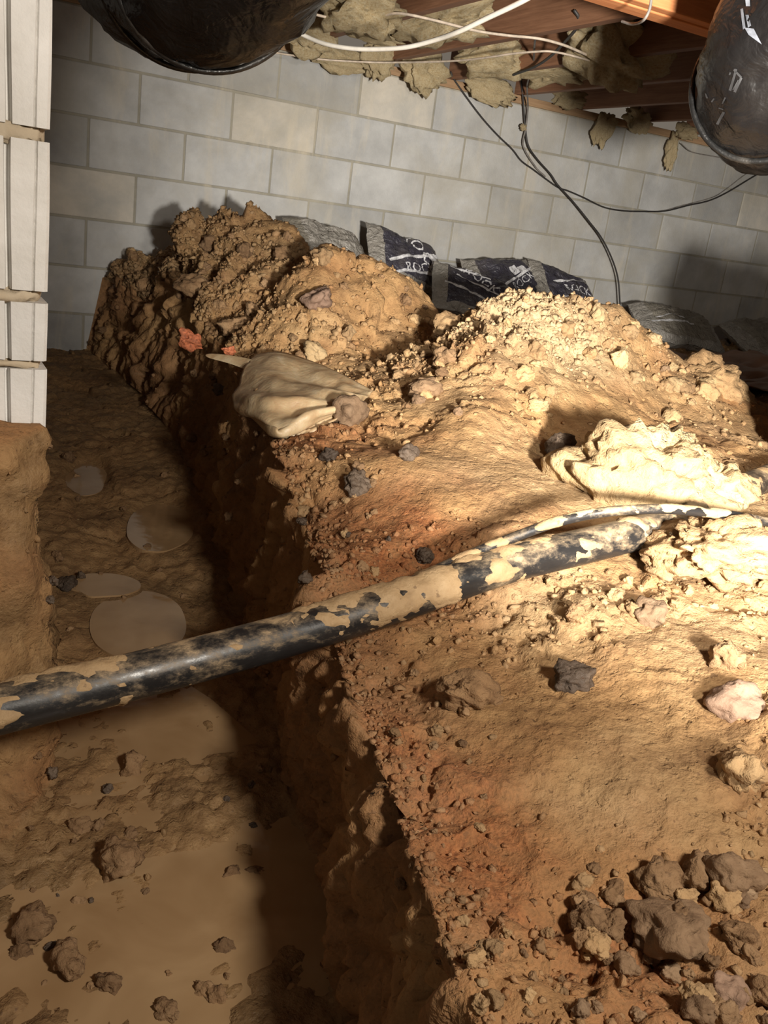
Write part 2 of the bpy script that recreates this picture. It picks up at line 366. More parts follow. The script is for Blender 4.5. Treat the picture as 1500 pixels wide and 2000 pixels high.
xlt = itp([(0.1,-0.6),(0.85,-0.55),(1.05,-0.40),(1.18,-0.14),(1.25,0.11),(1.29,0.170),(2.0,0.18),(3.0,0.22),(4.2,0.30)])
zlt = itp([(0.1,-0.62),(0.9,-0.60),(1.22,-0.37),(1.3,-0.335),(4.2,-0.33)])
zt = itp([(0.1,-0.60),(1.07,-0.60),(1.22,-0.58),(1.47,-0.535),(1.74,-0.50),(2.03,-0.47),(2.4,-0.44),(2.7,-0.43),(3.35,-0.42),(4.2,-0.42)])
ctl = [(float(xt(y)), y, float(zt(y))) for y in np.arange(0.1, 4.21, 0.2)]
for p in [(1200,2000,-.60),(1500,2000,-.60),(1500,1700,-.565),(1200,1700,-.585),(1000,1400,-.575),(1300,1400,-.55),(1500,1400,-.52),(850,1180,-.585),(1000,1150,-.53),
          (1250,1085,-.505),(1450,1050,-.475),(650,1080,-.52),(800,1080,-.52),(950,1050,-.475),(1100,1000,-.465),(1350,985,-.455)]: ctl.append(tuple(atZ(*p)))
for p in [(950,900,1.45),(950,800,1.65),(950,700,1.85),(950,620,2.05),(800,900,1.45),(700,900,1.5),(600,860,1.7),(800,800,1.75),(830,720,1.95),
          (1040,558,2.1),(1130,580,2.1),(1200,590,2.1),(1270,640,2.1),(1310,690,2.1),(1340,720,2.0),(1430,745,1.95),(1000,600,2.05),(870,640,2.1),
          (1100,700,1.9),(1100,800,1.7),(1100,880,1.5),(1250,800,1.75),(1250,720,1.95),(1400,830,1.7),(1450,900,1.4),(1480,830,1.7),
          (700,740,2.15),(640,640,2.45),(700,560,2.6),(640,495,2.7),(700,508,2.72),(750,515,2.7),(820,548,2.65),(800,640,2.4),(840,620,2.5),(780,700,2.2),(560,600,2.6),(520,640,2.5),(600,540,2.65),
          (480,610,2.85),(540,525,3.0),(430,600,2.95),(400,640,2.9),
          (380,402,3.5),(300,432,3.5),(240,467,3.55),(200,494,3.6),(150,537,3.65),(450,425,3.45),(520,432,3.4),(570,452,3.35),(600,490,3.3),(400,500,3.2),(300,560,3.25),(250,530,3.4),(450,540,3.05),(550,500,3.1)]: ctl.append(tuple(atY(*p)))
ctl += [(1.3,2.35,-.40),(1.6,2.5,-.41),(1.9,2.5,-.41),(2.2,2.45,-.43),(2.5,2.4,-.46),(2.45,1.7,-.45),(2.2,1.4,-.46),(2.8,1.6,-.49),(3,2.5,-.50),(4.5,2.5,-.50),(4.5,1,-.50),(3,.5,-.50),(2,.5,-.52),(3,3.5,-.47),
        (4,3.8,-.47),(2.2,3.5,-.45),(2.2,4.1,-.43),(5.6,4.1,-.45),(5.6,2,-.5),(3,4.1,-.43),(1.3,3.0,-.30),(1.6,3.0,-.36),(1.8,2.8,-.39),(.9,4.05,-.28),(1.1,4.1,-.26),(1.4,4.05,-.3),(1.7,3.7,-.38),(1.8,4.1,-.42)]
ctl = np.array(ctl)
D = np.hypot(ctl[:,None,0]-ctl[None,:,0], ctl[:,None,1]-ctl[None,:,1])
nC = len(ctl); Am = np.zeros((nC+3, nC+3)); Am[:nC,:nC] = np.sqrt(D*D+0.0009) ; Am[:nC,:nC] -= np.eye(nC)*0.02
Am[:nC,nC] = 1; Am[:nC,nC+1:] = ctl[:,:2]; Am[nC:,:nC] = Am[:nC,nC:].T
Wt = np.linalg.solve(Am, np.concatenate([ctl[:,2], np.zeros(3)]))
def bank(x, y):
    out = Wt[nC] + Wt[nC+1]*x + Wt[nC+2]*y
    for k in range(nC): out = out + Wt[k]*np.sqrt((x-ctl[k,0])**2 + (y-ctl[k,1])**2 + 0.0009)
    return out
Ys = [0.12]
while Ys[-1] < YB: Ys.append(Ys[-1] + 0.0042 + 0.0019*Ys[-1])
Ys = np.array(Ys); Ys[-1] = YB; nR = len(Ys)
sL = np.linspace(0, 1, 18); sW = np.linspace(0, 1, 36)[1:]; sF = np.linspace(0, 1, 84)[1:]; sR = np.linspace(0, 1, 52)[1:]
ox = [0.0]
while ox[-1] < 4.9: ox.append(ox[-1] + (0.0055 if ox[-1] < 1.0 else 0.0055 + 0.009*(ox[-1]-1.0)))
ox = np.array(ox[1:])
XL, XLB, XB, XT = xlt(Ys)[:,None], xlb(Ys)[:,None], xb(Ys)[:,None], xt(Ys)[:,None]
ZL, ZF = zlt(Ys)[:,None], zf(Ys)[:,None]
ZT = bank(XT, Ys[:,None])
seg = []
seg.append((XL - 0.6*(1-sL)[None,:], ZL + 0.03*(1-sL)[None,:], 0))
seg.append((XL + (XLB-XL)*sW[None,:], ZL + (ZF-ZL)*sst(0, 1, sW*0.94+0.03)[None,:], 1))
seg.append((XLB + (XB-XLB)*sF[None,:], ZF - 0.012*np.sin(PI*sF)[None,:], 2))
seg.append((XB + (XT-XB)*sR[None,:], ZF + (ZT-ZF)*(sR**1.05)[None,:], 3))
Xr = XT + ox[None,:]; seg.append((Xr, bank(Xr, np.broadcast_to(Ys[:,None], Xr.shape)), 4))
GX = np.hstack([s[0]*np.ones((nR,1)) for s in seg]); GZ = np.hstack([s[1]*np.ones((nR,1)) for s in seg]); nCc = GX.shape[1]
GS = np.hstack([np.full((nR, s[0].shape[1]), s[2]) for s in seg]); GY = np.broadcast_to(Ys[:,None], GX.shape).copy()
P = np.stack([GX, GY, GZ], -1)
dr = np.gradient(P, axis=0); dc = np.gradient(P, axis=1); Nn = np.cross(dc, dr); Nn /= np.linalg.norm(Nn, axis=-1)[...,None] + 1e-9
# soften normals so wall and ground corners do not tear
for _ in range(3):
    Nn[:,1:-1] = (Nn[:,:-2]+2*Nn[:,1:-1]+Nn[:,2:])/4
Nn /= np.linalg.norm(Nn, axis=-1)[...,None] + 1e-9
Pf = P.reshape(-1, 3).copy(); Nf = Nn.reshape(-1, 3); S = GS.ravel(); X, Y, Z = Pf[:,0], Pf[:,1], Pf[:,2]
def blob(cx, cy, rx, ry): return np.exp(-(((X-cx)/rx)**2 + ((Y-cy)/ry)**2))
edge = np.exp(-np.maximum(0, X-xt(Y))/0.10)*(S >= 4)
heap1 = sst(2.85, 3.05, Y)*(X < 1.95)*(S >= 4)*1.0
heap2 = ((Y <= 2.95) & (Y > 2.12) & (X < 1.72) & (X > xt(Y)+0.02) & (S >= 4))*1.0
heap3 = (blob(1.6, 1.95, 0.62, 0.55) > 0.25)*(S >= 4)*1.0*(1-heap2)
m_slick = sst(-0.05, 0.25, fbm(Pf, 2.6, 2, 41))
rough = 0.50 + 0.45*edge + 0.35*heap1 + 0.30*heap2 + 0.45*(blob(1.5, 2.05, 0.5, 0.22)) + 0.6*blob(1.0, 0.45, 0.35, 0.22) + 0.5*blob(1.25,0.95,0.4,0.1)
rough = rough*(1 - 0.55*m_slick*(1-edge)*(1-0.6*heap1)) 
slick2 = blob(0.98, 1.35, 0.28, 0.22) + blob(0.85, 0.75, 0.25, 0.12) + blob(0.75, 0.62, 0.16, 0.1)
rough = np.clip(rough*(1-0.7*np.clip(slick2, 0, 1)), 0.06, 1.2)
rough = np.where(S == 2, 0.22 + 0.25*sst(0.0, 0.3, fbm(Pf, 5, 2, 77)), rough); rough = np.where(S == 3, 0.55, rough); rough = np.where(S == 1, 0.85, rough)
rough = np.where(S == 0, 0.6, rough)
big = fbm(Pf, 3.2, 3, 1)
Pw = warp(Pf, 5.0, 0.05, 5)
h1 = facet(Pw*6.5, 3); h2 = facet(Pw*15.0, 4); h3 = facet(Pw*34.0, 6); w3, c3 = worley(Pf*60.0, 5)
far = sst(1.2, 2.4, Y); mk2 = sst(-0.15, 0.3, fbm(Pf, 6.0, 2, 43)); mk3 = sst(-0.1, 0.3, fbm(Pf, 11.0, 2, 44))
fin = 1 - 0.6*heap1 - 0.35*heap2
disp = 0.034*big*(0.4+rough) + rough*(0.020*h1*(0.45+0.9*far) + 0.016*h2*(0.3+mk2) + fin*0.0095*h3*(0.25+mk3) + fin*0.007*(0.5-w3)*(0.3+c3)*(0.3+mk3)) + 0.008*billow(Pf, 14, 3, 9)*(0.06+rough) + 0.0022*fbm(Pf, 75, 2, 11)
# stepped, torn slabs on the far heap
q = Pf@np.array([0.55, -0.75, 0.95]); st = np.mod(q*4.6 + 0.9*fbm(Pf, 3.0, 3, 21), 1.0)
disp += heap1*0.055*(sst(0.0, 0.75, st) - sst(0.80, 1.0, st) - 0.35)
# vertical spade marks down the cut wall
sm = (S == 3)
disp += np.where(sm, 0.024*fbm(Pf*np.array([1, 1, 0.22]), 13, 3, 31) + 0.012*billow(Pf*np.array([1, 1, 0.3]), 30, 2, 33) + 0.018*facet(Pw*np.array([11, 11, 6]), 35) + 0.010*facet(Pw*np.array([27, 27, 16]), 36), 0)
disp = np.where(S == 2, disp*0.8 + 0.006*billow(Pf, 22, 2, 55), disp)
fade = sst(4.2, 4.12, Y)
pos = Pf + Nf*(disp*np.where(S == 2, 1, fade))[:,None]
pos[:,1] = np.minimum(pos[:,1], 4.172)
PUD = [((270, 1222), 88, 62, -0.868), ((312, 1030), 62, 42, -0.846), ((170, 935), 38, 28, -0.836), ((205, 1142), 62, 22, -0.862)]
def to_px(Q):
    z = np.maximum(Q@FW, 0.05); return 750 + F*(Q@RT)/z, 1000 - F*(Q@UP)/z
for (cx_, cy_), rx_, ry_, zp in PUD:
    base_ = pos.copy(); base_[:,2] = zp; ax_, ay_ = to_px(base_)
    rr2 = np.sqrt(((ax_-cx_)/rx_)**2 + ((ay_-cy_)/ry_)**2)
    t_ = sst(1.45, 0.98, rr2)*(S == 2)
    pos[:,2] = pos[:,2]*(1-t_) + t_*(zp - 0.004 + 0.010*(rr2-0.95))
pool_ = sst(1.5, 1.25, pos[:,1])*(S == 2); pos[:,2] -= 0.004*pool_
# soil colours: r = red loam, g = pale clay, b = wet dark mud
nb = fbm(Pf, 3.5, 3, 61); nb2 = fbm(Pf, 9, 3, 62)
red = np.clip(1.2*blob(0.72, 1.22, 0.16, 0.16) + 1.1*blob(0.52, 0.72, 0.075, 0.22) + 0.8*blob(0.78, 1.75, 0.12, 0.2) + 0.5*edge*(Y < 1.9) + 0.7*blob(0.6, 0.45, 0.12, 0.1) + 0.9*nb2*0.5, 0, 1)*(S >= 3)
red = np.where(S == 1, np.clip(0.3+nb, 0, 0.7), red); red = np.where(S == 0, 0.35, red); red = np.where(S == 3, np.clip(0.35+nb, 0, 0.7), red)
pale = np.clip(0.9*blob(1.55, 2.05, 0.36, 0.22) + 0.35*blob(1.35, 1.35, 0.35, 0.3) + 0.25*blob(1.0, 0.8, 0.4, 0.3) + 0.4*nb, 0, 1)*(S >= 4)
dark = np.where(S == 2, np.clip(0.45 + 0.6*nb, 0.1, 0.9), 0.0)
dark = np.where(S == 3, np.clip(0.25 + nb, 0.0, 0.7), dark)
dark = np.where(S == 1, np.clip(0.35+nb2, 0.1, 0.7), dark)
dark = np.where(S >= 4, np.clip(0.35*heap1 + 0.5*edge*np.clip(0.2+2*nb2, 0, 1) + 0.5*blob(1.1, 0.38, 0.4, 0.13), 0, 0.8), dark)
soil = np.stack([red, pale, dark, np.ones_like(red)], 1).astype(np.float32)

QF = grid_faces(nR, nCc)
fx = X[QF].mean(1); fy = Y[QF].mean(1); fs = S[QF].max(1)
reg = np.zeros(len(QF), int)
isb = fs >= 4
nj = 0.05*fbm(np.stack([fx, fy, fx*0], 1), 4, 2, 99)
reg[isb & (fy > 2.95+nj) & (fx < 1.95+nj)] = 1
reg[isb & (fy <= 2.95+nj) & (fy > 2.2+nj+0.15*(fx-1.1)) & (fx < 1.68+nj)] = 2
e3 = ((fx-1.62)/0.85)**2 + ((fy-1.9)/0.62)**2
reg[isb & (reg == 0) & (e3 < 1+3*nj) & (fx > 0.95+nj)] = 3
def terrain_part(name, mask, **kw):
    f = QF[mask]; ids, inv = np.unique(f, return_inverse=True)
    me = mesh_np(name, pos[ids], inv.reshape(-1, 4), M_soil)
    at = me.attributes.new('soil', 'FLOAT_COLOR', 'POINT'); at.data.foreach_set('color', soil[ids].ravel())
    return link(name, me, **kw)
floor = terrain_part('floor', reg == 0, kind='structure', label='muddy clay ground with the dug trench along its left side', cat='ground')
terrain_part('dirt_heap', reg == 1, label='tall brown heap of layered clay at the far left end of the trench', cat='dirt heap', group='heaps of dug soil')
terrain_part('dirt_heap', reg == 2, label='middle tan dirt heap between the muddy plastic sheet and the printed bags', cat='dirt heap', group='heaps of dug soil')
terrain_part('dirt_heap', reg == 3, label='brightest and largest pale clay heap behind the black pipe', cat='dirt heap', group='heaps of dug soil')

# picture position -> ground point (nearest visible ground vertex), used only to stand things on the ground
_z = pos@FW; _ok = _z > 0.15
_px = 750 + F*(pos@RT)/np.where(_ok, _z, 1); _py = 1000 - F*(pos@UP)/np.where(_ok, _z, 1)
def hit(x, y, r=9):
    m = _ok & (np.abs(_px-x) < r) & (np.abs(_py-y) < r)
    if not m.any(): return hit(x, y, r*2) if r < 300 else atZ(x, y, -0.5)
    idx = np.nonzero(m)[0]; return pos[idx[np.argmin(_z[idx])]]

# ------------------------------------------------------------------ block wall
WY = 4.175; CA = 0.444; U0 = 0.725; BH = 0.203; BL = 0.406
wall = link('wall_back', box_mesh('wall_back', (-0.9, WY+0.004, -0.95), (6.6, WY+0.19, CA+BH), M_mortar), kind='structure', label='grey concrete block wall with recessed mortar joints behind the heaps', cat='wall')
bm_full = box_mesh('concrete_block', (-BL/2+0.0048, 0, -BH/2+0.0048), (BL/2-0.0048, 0.16, BH/2-0.0048), M_block, 0.004)
bm_cream = bm_full.copy(); bm_cream.materials.clear(); bm_cream.materials.append(M_block_cream)
cream = {(0, 3), (1, 1), (1, 9), (3, -1)}
for row in range(0, 7):
    z = CA + BH/2 - row*BH
    for i in range(-4, 15):
        off = 0.5 if row % 2 else 0.0
        x = U0 + BL*(i + off) + BL/2
        o = link('concrete_block', bm_cream if (row, i) in cream else bm_full, wall)
        r = random.Random(row*100+i)
        o.location = (x, WY + r.uniform(-0.002, 0.002), z); o.rotation_euler = (0, r.uniform(-.004, .004), 0)

# ------------------------------------------------------------------ floor framing overhead
JZ = CA + BH + 0.038
link('trim_1', box_mesh('trim_1', (-0.9, WY-0.012, CA+BH), (6.6, WY+0.13, JZ), M_sill, 0.003), kind='structure', label='wooden sill plate lying along the top of the block wall', cat='sill plate')
ceil = link('ceiling', box_mesh('ceiling', (-1.2, -1.0, JZ+0.24), (6.6, WY+0.2, JZ+0.26), M_sub), kind='structure', label='plank subfloor above the joists seen from below', cat='ceiling')
jm = box_mesh('joist', (-0.019, -2.6, 0), (0.019, 2.6, 0.236), M_joist, 0.003)
for k in range(-6, 12):
    link('joist', jm, ceil, loc=(2.03 + 0.40*k, WY - 2.58, JZ+0.002))
GB = 0.556
gird = link('girder', None, label='orange-lit built-up wooden girder at upper right above the hanging duct', cat='beam', loc=(2.6, 1.92, GB))
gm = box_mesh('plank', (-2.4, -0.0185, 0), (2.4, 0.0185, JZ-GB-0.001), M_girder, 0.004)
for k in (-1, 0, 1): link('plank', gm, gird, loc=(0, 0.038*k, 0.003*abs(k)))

# ------------------------------------------------------------------ insulation
def insul(px, py, Yd, sx, sy, sz, label, seed, tilt=0.0, hang=False):
    c = atY(px, py, Yd)
    me = lump_mesh('insulation', seed, M_insul, 4, 0.55, 1.5, 4, 0.30)
    o = link('insulation', me, label=label, cat='insulation', group='torn yellow insulation under the joists', loc=c)
    o.scale = (sx, sy, sz); o.rotation_euler = (0.1*math.sin(seed), tilt, 0.25*math.sin(seed*2.1))
    return o
INS = [
 (595, 55, 3.9, .17, .12, .10, 'yellow insulation wad right beside the large left duct', 0.1),
 (655, 112, 4.08, .12, .06, .055, 'ragged insulation clump drooping over the wall top below the lowest thin cable', 0.1),
 (738, 115, 4.05, .08, .07, .075, 'cream insulation tuft where the bright white cable sags lowest', 0.0),
 (820, 135, 4.0, .15, .08, .08, 'broad yellow insulation flap hanging on the wall top right of the cable sag', 0.2),
 (728, 71, 3.7, .14, .10, .025, 'flat bright insulation scrap lying along the first visible joist', 0.1),
 (870, 35, 3.3, .13, .30, .10, 'insulation batt in the bay above the crossing of two white cables', 0.0),
 (960, 108, 3.7, .15, .20, .09, 'greyish insulation batt in the second joist bay behind the thin cable', 0.1),
 (955, 172, 4.05, .15, .06, .05, 'pale insulation wad on the sill where the dark wire leaves the wall top', 0.25),
 (1075, 140, 3.7, .17, .2, .06, 'thin dusty insulation batt in the third joist bay', 0.0),
 (1195, 98, 3.0, .20, .20, .13, 'large smooth rounded insulation batt bulging below the girder', 0.35),
 (1115, 192, 4.05, .08, .06, .055, 'small torn insulation lumps left of the hanging strip', 0.0),
 (1178, 248, 4.08, .052, .035, .10, 'hanging insulation strip in front of the top block course', 0.25),
 (1250, 235, 4.05, .13, .06, .05, 'frayed insulation heaped on the sill left of the right duct', 0.2),
 (1310, 297, 4.08, .036, .03, .09, 'narrow insulation tail hanging lowest beside the right duct', 0.05),
 (700, 15, 3.3, .14, .2, .08, 'insulation batt at the top edge between the duct and the joists', 0.1),
 (1340, 258, 4.06, .08, .05, .035, 'crushed insulation on the sill just behind the right duct', 0.1),
 (1022, 249, 4.1, .018, .018, .018, 'tiny yellow insulation tuft caught on the hanging grey wires', 0.0),
]
for i, a in enumerate(INS): insul(*a[:6], a[6], 300+i, a[7])

# ------------------------------------------------------------------ cables and wires
def cable(name, pts, r, mat, label, cat, n=80):
    return tube(name, pts, r, mat, n, 8, label=label, cat=cat)
cable('white_cable', [atD(520, 20, 2.6)] + [atD(x, y, d) for x, y, d in ((555,48,2.62),(600,72,2.6),(640,87,2.55),(690,95,2.5),(740,96,2.45),(795,92,2.38),(850,78,2.3),(900,60,2.2),(950,36,2.12),(1030,-3,2.0),(1100,-50,1.9))], 0.0062, M_cable, 'thick bright white cable sagging from the left duct up to the girder', 'cable')
cable('white_cable', [atZ(x, y, z) for x, y, z in ((560,5,.67),(590,20,.66),(640,34,.66),(690,40,.66),(740,33,.665),(780,26,.67),(850,40,.67),(930,60,.67),(990,69,.67),(1050,75,.67),(1095,86,.67),(1130,100,.67),(1185,125,.67),(1240,152,.675))], 0.0048, M_cable2, 'pinkish dusty cable waving under the joists above the bright white one', 'cable')
cable('white_cable', [atY(x, y, d) for x, y, d in ((500,97,4.0),(525,101,4.0),(620,115,4.0),(690,120,3.95),(750,122,3.9),(830,121,3.7),(900,118,3.5),(960,111,3.3),(1000,105,3.2),(1045,101,3.1),(1080,101,3.05),(1130,112,3.05),(1190,131,3.05))], 0.004, M_cable2, 'thinnest pale cable running lowest along the top of the wall', 'cable')
def wallwire(pts, d=0.02): return [atY(x, y, WY-(p[0] if p else d)) for x, y, *p in pts]
cable('black_wire', wallwire([(880,140),(890,160),(935,222),(970,262),(1000,291),(1018,314),(1040,330),(1060,345),(1090,366),(1110,373),(1140,386),(1180,405),(1220,412),(1260,413),(1300,412),(1345,401),(1385,392),(1420,376),(1460,352),(1510,322)]), 0.0042, M_wire, 'dark wire draped across the blocks from the sill to the right edge', 'wire')
cable('black_wire', wallwire([(1230,413,.012),(1290,412,.012),(1330,402,.012),(1390,386,.012),(1420,368,.012),(1460,338,.012),(1510,312,.012)]), 0.0026, M_wiregrey, 'thin grey wire running just above the dark draped wire at right', 'wire')
cable('black_wire', wallwire([(1018,155,.05),(1022,200,.05),(1026,250,.05),(1032,285,.06),(1050,312,.06),(1075,340,.06),(1090,362,.07),(1120,395,.08),(1150,432,.1),(1175,465,.11),(1195,505,.12),(1207,545,.12),(1211,595,.12)]), 0.0046, M_wire, 'dark wire hanging from the sill down to behind the bright heap', 'wire')
cable('black_wire', [atY(x, y, d) for x, y, d in ((1122,20,2.7),(1130,35,2.7),(1126,55,2.75),(1100,85,3.0),(1075,110,3.2),(1045,130,3.4),(1003,146,3.6))], 0.0055, M_wire, 'short dark cable looping across the third joist under the girder', 'wire')
cable('black_wire', [atY(x, y, d) for x, y, d in ((1075,52,3.0),(1056,60,3.1),(1045,80,3.2),(1041,130,3.6),(1030,165,3.9),(1031,210,4.1),(1027,250,4.12),(1022,285,4.13),(1045,325,4.14),(1065,345,4.14))], 0.0042, M_wiregrey, 'grey wire dropping from the joist beside the dark hanging wire', 'wire')
cable('black_wire', [atY(x, y, 4.1) for x, y in ((1330,280),(1350,296),(1385,304),(1420,308),(1460,300))], 0.0026, M_wiregrey, 'loose thin wire behind the bottom of the right duct', 'wire')
tube('wire_loop', [atD(1215, 42, 2.10), atD(1235, 47, 2.06), atD(1256, 40, 1.96), atD(1268, 20, 1.94), atD(1272, -5, 1.93), atD(1272, -40, 1.92)], 0.0032, M_wiregrey, 40, 8, label='grey wire loop stapled under the girder', cat='wire')

# ------------------------------------------------------------------ hanging ducts
def duct(name, pts, rad, label, seed, n=90, ns=72):
    Pc = spline(pts, n); t = np.linspace(0, 1, n)
    V, Fq, (A, B, T) = tube_np(Pc, 1.0, ns, caps=False)
    Dv = (V.reshape(n, ns, 3) - Pc[:,None,:])
    base = Pc[:,None,:] + rad*Dv
    q = base.reshape(-1, 3)
    w = 0.012*fbm(q, 5, 3, seed) + 0.007*billow(q*np.array([1, 0.5, 1]), 14, 3, seed+4)
    V = q + Dv.reshape(-1, 3)*w[:,None]
    root = link(name, None, label=label, cat='duct', group='black plastic ducts under the joists', loc=None)
    link('sleeve', mesh_np('sleeve', V, Fq, M_duct), root)
    return root, Pc, (A, B, T), rad
def ring(root, name, fr, i, rad, thick, mat, skew=(0, 0, 0)):
    Pc, (A, B, T) = fr; th = np.linspace(0, 2*PI, 73)[:-1]
    c = Pc[i]; pts = np.array([c + rad*(math.cos(a)*A[i] + math.sin(a)*B[i]) + T[i]*0.02*math.sin(2*a) for a in th])
    pts = np.vstack([pts, pts[:1]])
    V, Fq, _ = tube_np(pts, thick, 8, caps=False)
    return link(name, mesh_np(name, V, Fq, mat), root)
# left
dl = [atD(760, -620, 1.15), atD(560, -330, 1.22), atD(400, -95, 1.42), atD(262, -160, 1.66), atD(160, -340, 1.85), atD(60, -640, 2.1)]
r1, Pc1, fr1, _ = duct('flexible_duct', dl, 0.170, 'large black plastic wrapped duct sagging at upper left beside the pier', 5)
i1 = 35
ring(r1, 'strap', (Pc1, fr1), i1, 0.172, 0.0055, M_strap); ring(r1, 'strap', (Pc1, fr1), i1+3, 0.171, 0.0045, M_strap)
# right
dr_ = [atD(1950, -560, 1.55), atD(1720, -230, 1.66), atD(1550, 60, 1.82), atD(1510, 170, 1.94), atD(1570, 190, 2.08), atD(1760, 120, 2.22), atD(2100, 60, 2.4)]
r2, Pc2, fr2, _ = duct('flexible_duct', dr_, 0.158, 'black plastic wrapped duct hanging at the upper right edge', 9)
ring(r2, 'strap', (Pc2, fr2), 43, 0.164, 0.007, M_strap)
from mathutils.bvhtree import BVHTree
def decal(root, name, quads, mat, label=None, lift=0.0022):
    sl = next(o for o in C.objects if o.parent == root and o.name.startswith('sleeve')).data
    bv = BVHTree.FromPolygons([v.co for v in sl.vertices], [p.vertices for p in sl.polygons])
    V, Fq = [], []
    for qd in quads:
        a, b_, c, d = [np.array(p, float) for p in qd]; n = 6; base = len(V)
        for i in range(n):
            for j in range(n):
                u, v = i/(n-1), j/(n-1); p = (1-u)*((1-v)*a+v*d) + u*((1-v)*b_+v*c)
                dr = Vector(ray(*p)); h = bv.ray_cast(Vector((0, 0, 0)), dr.normalized())
                q = h[0] if h[0] is not None else Vector(atD(p[0], p[1], 1.85)); V.append(q - dr.normalized()*lift)
        Fq += (grid_faces(n, n) + base).tolist()
    return link(name, mesh_np(name, np.array([v[:] for v in V]), Fq, mat), root, label=label)
decal(r2, 'printing', [((1436,134),(1440,136),(1428,178),(1423,176)), ((1446,150),(1450,153),(1437,181),(1432,179)), ((1434,134),(1449,150),(1447,154),(1432,138)), ((1411,218),(1416,220),(1403,244),(1398,242)), ((1393,192),(1396,193),(1391,200),(1388,199)),
      ((1415,190),(1418,191),(1412,203),(1409,202)), ((1404,210),(1413,213),(1412,215),(1403,212)), ((1425,141),(1428,142),(1426,147),(1423,146)), ((1376,182),(1379,183),(1383,192),(1379,192)), ((1441,156),(1444,157),(1433,176),(1430,175))], M_print, 'faint grey printing')
decal(r2, 'painted_glint', [((1446,18),(1451,16),(1456,54),(1451,58)), ((1454,54),(1472,56),(1488,87),(1462,68)), ((1456,29),(1462,29),(1467,50),(1461,54)), ((1455,-6),(1464,-6),(1465,12),(1457,12))], M_sheen, 'pale highlight painted on the duct plastic')  # highlight on the plastic curl, painted as a pale patch
decal(r1, 'torn_patch', [((322,128),(345,118),(364,129),(338,133))], M_tear, 'pinkish torn patch')

# ------------------------------------------------------------------ block pier
PX, PY = 0.179, 1.302
pier = link('block_pier', None, label='white concrete block pier at the left edge beside the trench', cat='pier', loc=(PX, PY, -0.36))
def pier_mesh(h):
    # cross-section of the grooved end of a sash block, front at y=0, right corner at x=0
    prof = [(0, 0.2), (0, 0.004), (-0.004, 0), (-0.0155, 0), (-0.0175, 0.004), (-0.0195, -0.001), (-0.046, -0.001), (-0.048, 0.012), (-0.0525, 0.012), (-0.0545, 0.0), (-0.19, 0.0), (-0.193, 0.003), (-0.193, 0.2)]
    n = len(prof); nz = 9; V = []
    for k in range(nz):
        z = h*k/(nz-1)
        for x, y in prof: V.append((x + 0.0012*math.sin(17*z+x*90), y + 0.001*math.sin(23*z+x*130), z))
    V = np.array(V); Fq = grid_faces(nz, n, True)[:, ::-1]
    me = mesh_np('concrete_block', V, Fq, M_pier, False)
    bm = bmesh.new(); bm.from_mesh(me); bm.verts.ensure_lookup_table()
    bm.faces.new([bm.verts[(nz-1)*n+i] for i in range(n)][::-1]); bm.faces.new([bm.verts[i] for i in range(n)])
    bmesh.ops.recalc_face_normals(bm, faces=bm.faces[:]); bm.to_mesh(me); bm.free(); return me
def pz(z): return z + 0.36
lev = [(-0.352, -0.258), (-0.246, -0.168), (-0.152, 0.036), (0.052, 0.240), (0.254, 0.444), (0.454, 0.655)]
for a, b in lev: link('concrete_block', pier_mesh(b-a), pier, loc=(0, 0, pz(a)))
for z, w in ((-0.252, 0.007), (-0.160, 0.013), (0.044, 0.014), (0.247, 0.01), (0.449, 0.01)):
    V, Fq = ICO[4]; q = V.copy(); q = np.sign(q)*np.abs(q)**0.35
    q = q*np.array([0.0975, 0.1, w]) + np.array([-0.0965, 0.1015, 0]); 
    nrm = fbm(q*np.array([1, 1, 1]), 45, 3, int(z*1000)+900)
    q[:,1] -= 0.0045*np.clip(nrm, -0.3, 1)*(q[:,1] < 0.02); q[:,2] += 0.010*nrm*np.sign(V[:,2])
    q[:,0] = np.where(q[:,0] > -0.01, q[:,0]-0.003+0.003*nrm, q[:,0])
    link('mortar_joint', mesh_np('mortar_joint', q, Fq, M_pier_mortar), pier, loc=(0, 0, pz(z)))

# ------------------------------------------------------------------ black pipe and hose
pp = [(-0.45, 0.955, -0.655), (-0.15, 0.985, -0.628), (0.091, 0.995, -0.600), (0.30, 1.010, -0.577), (0.489, 1.026, -0.553), (0.66, 1.034, -0.520), (0.822, 1.045, -0.486), (1.0, 1.062, -0.468), (1.18, 1.090, -0.455), (1.34, 1.145, -0.452), (1.55, 1.23, -0.435), (1.85, 1.33, -0.43), (2.3, 1.4, -0.45)]
pipe = link('black_pipe', None, label='thick black plastic pipe smeared with tan mud spanning the trench', cat='pipe')
PS = spline(pp, 260)
V, Fq, _ = tube_np(PS, 0.030, 32); link('pipe_wall', mesh_np('pipe_wall', V, Fq, M_pipe), pipe)
V, Fq, (A, B, T) = tube_np(PS, 1.0, 48, caps=False)
dv = (V.reshape(260, 48, 3) - PS[:,None,:]).reshape(-1, 3); q = np.repeat(PS, 48, axis=0) + 0.03*dv
mud = 1.0*fbm(q*np.array([0.8, 1, 1]), 22, 4, 70) + 0.35*fbm(q, 70, 2, 71) + 0.33*dv[:,2] - 0.52 + 0.6*np.exp(-((q[:,0]-0.62)/0.11)**2) + 0.3*np.exp(-((q[:,0]-0.78)/0.1)**2) + 0.25*np.exp(-((q[:,0]-0.16)/0.12)**2) - 0.35*np.exp(-((q[:,0]-0.40)/0.08)**2)
rr = 0.030 + np.clip(mud*0.010, -0.004, 0.0045)
link('mud_smear', mesh_np('mud_smear', np.repeat(PS, 48, axis=0) + rr[:,None]*dv, Fq, M_mud), pipe)
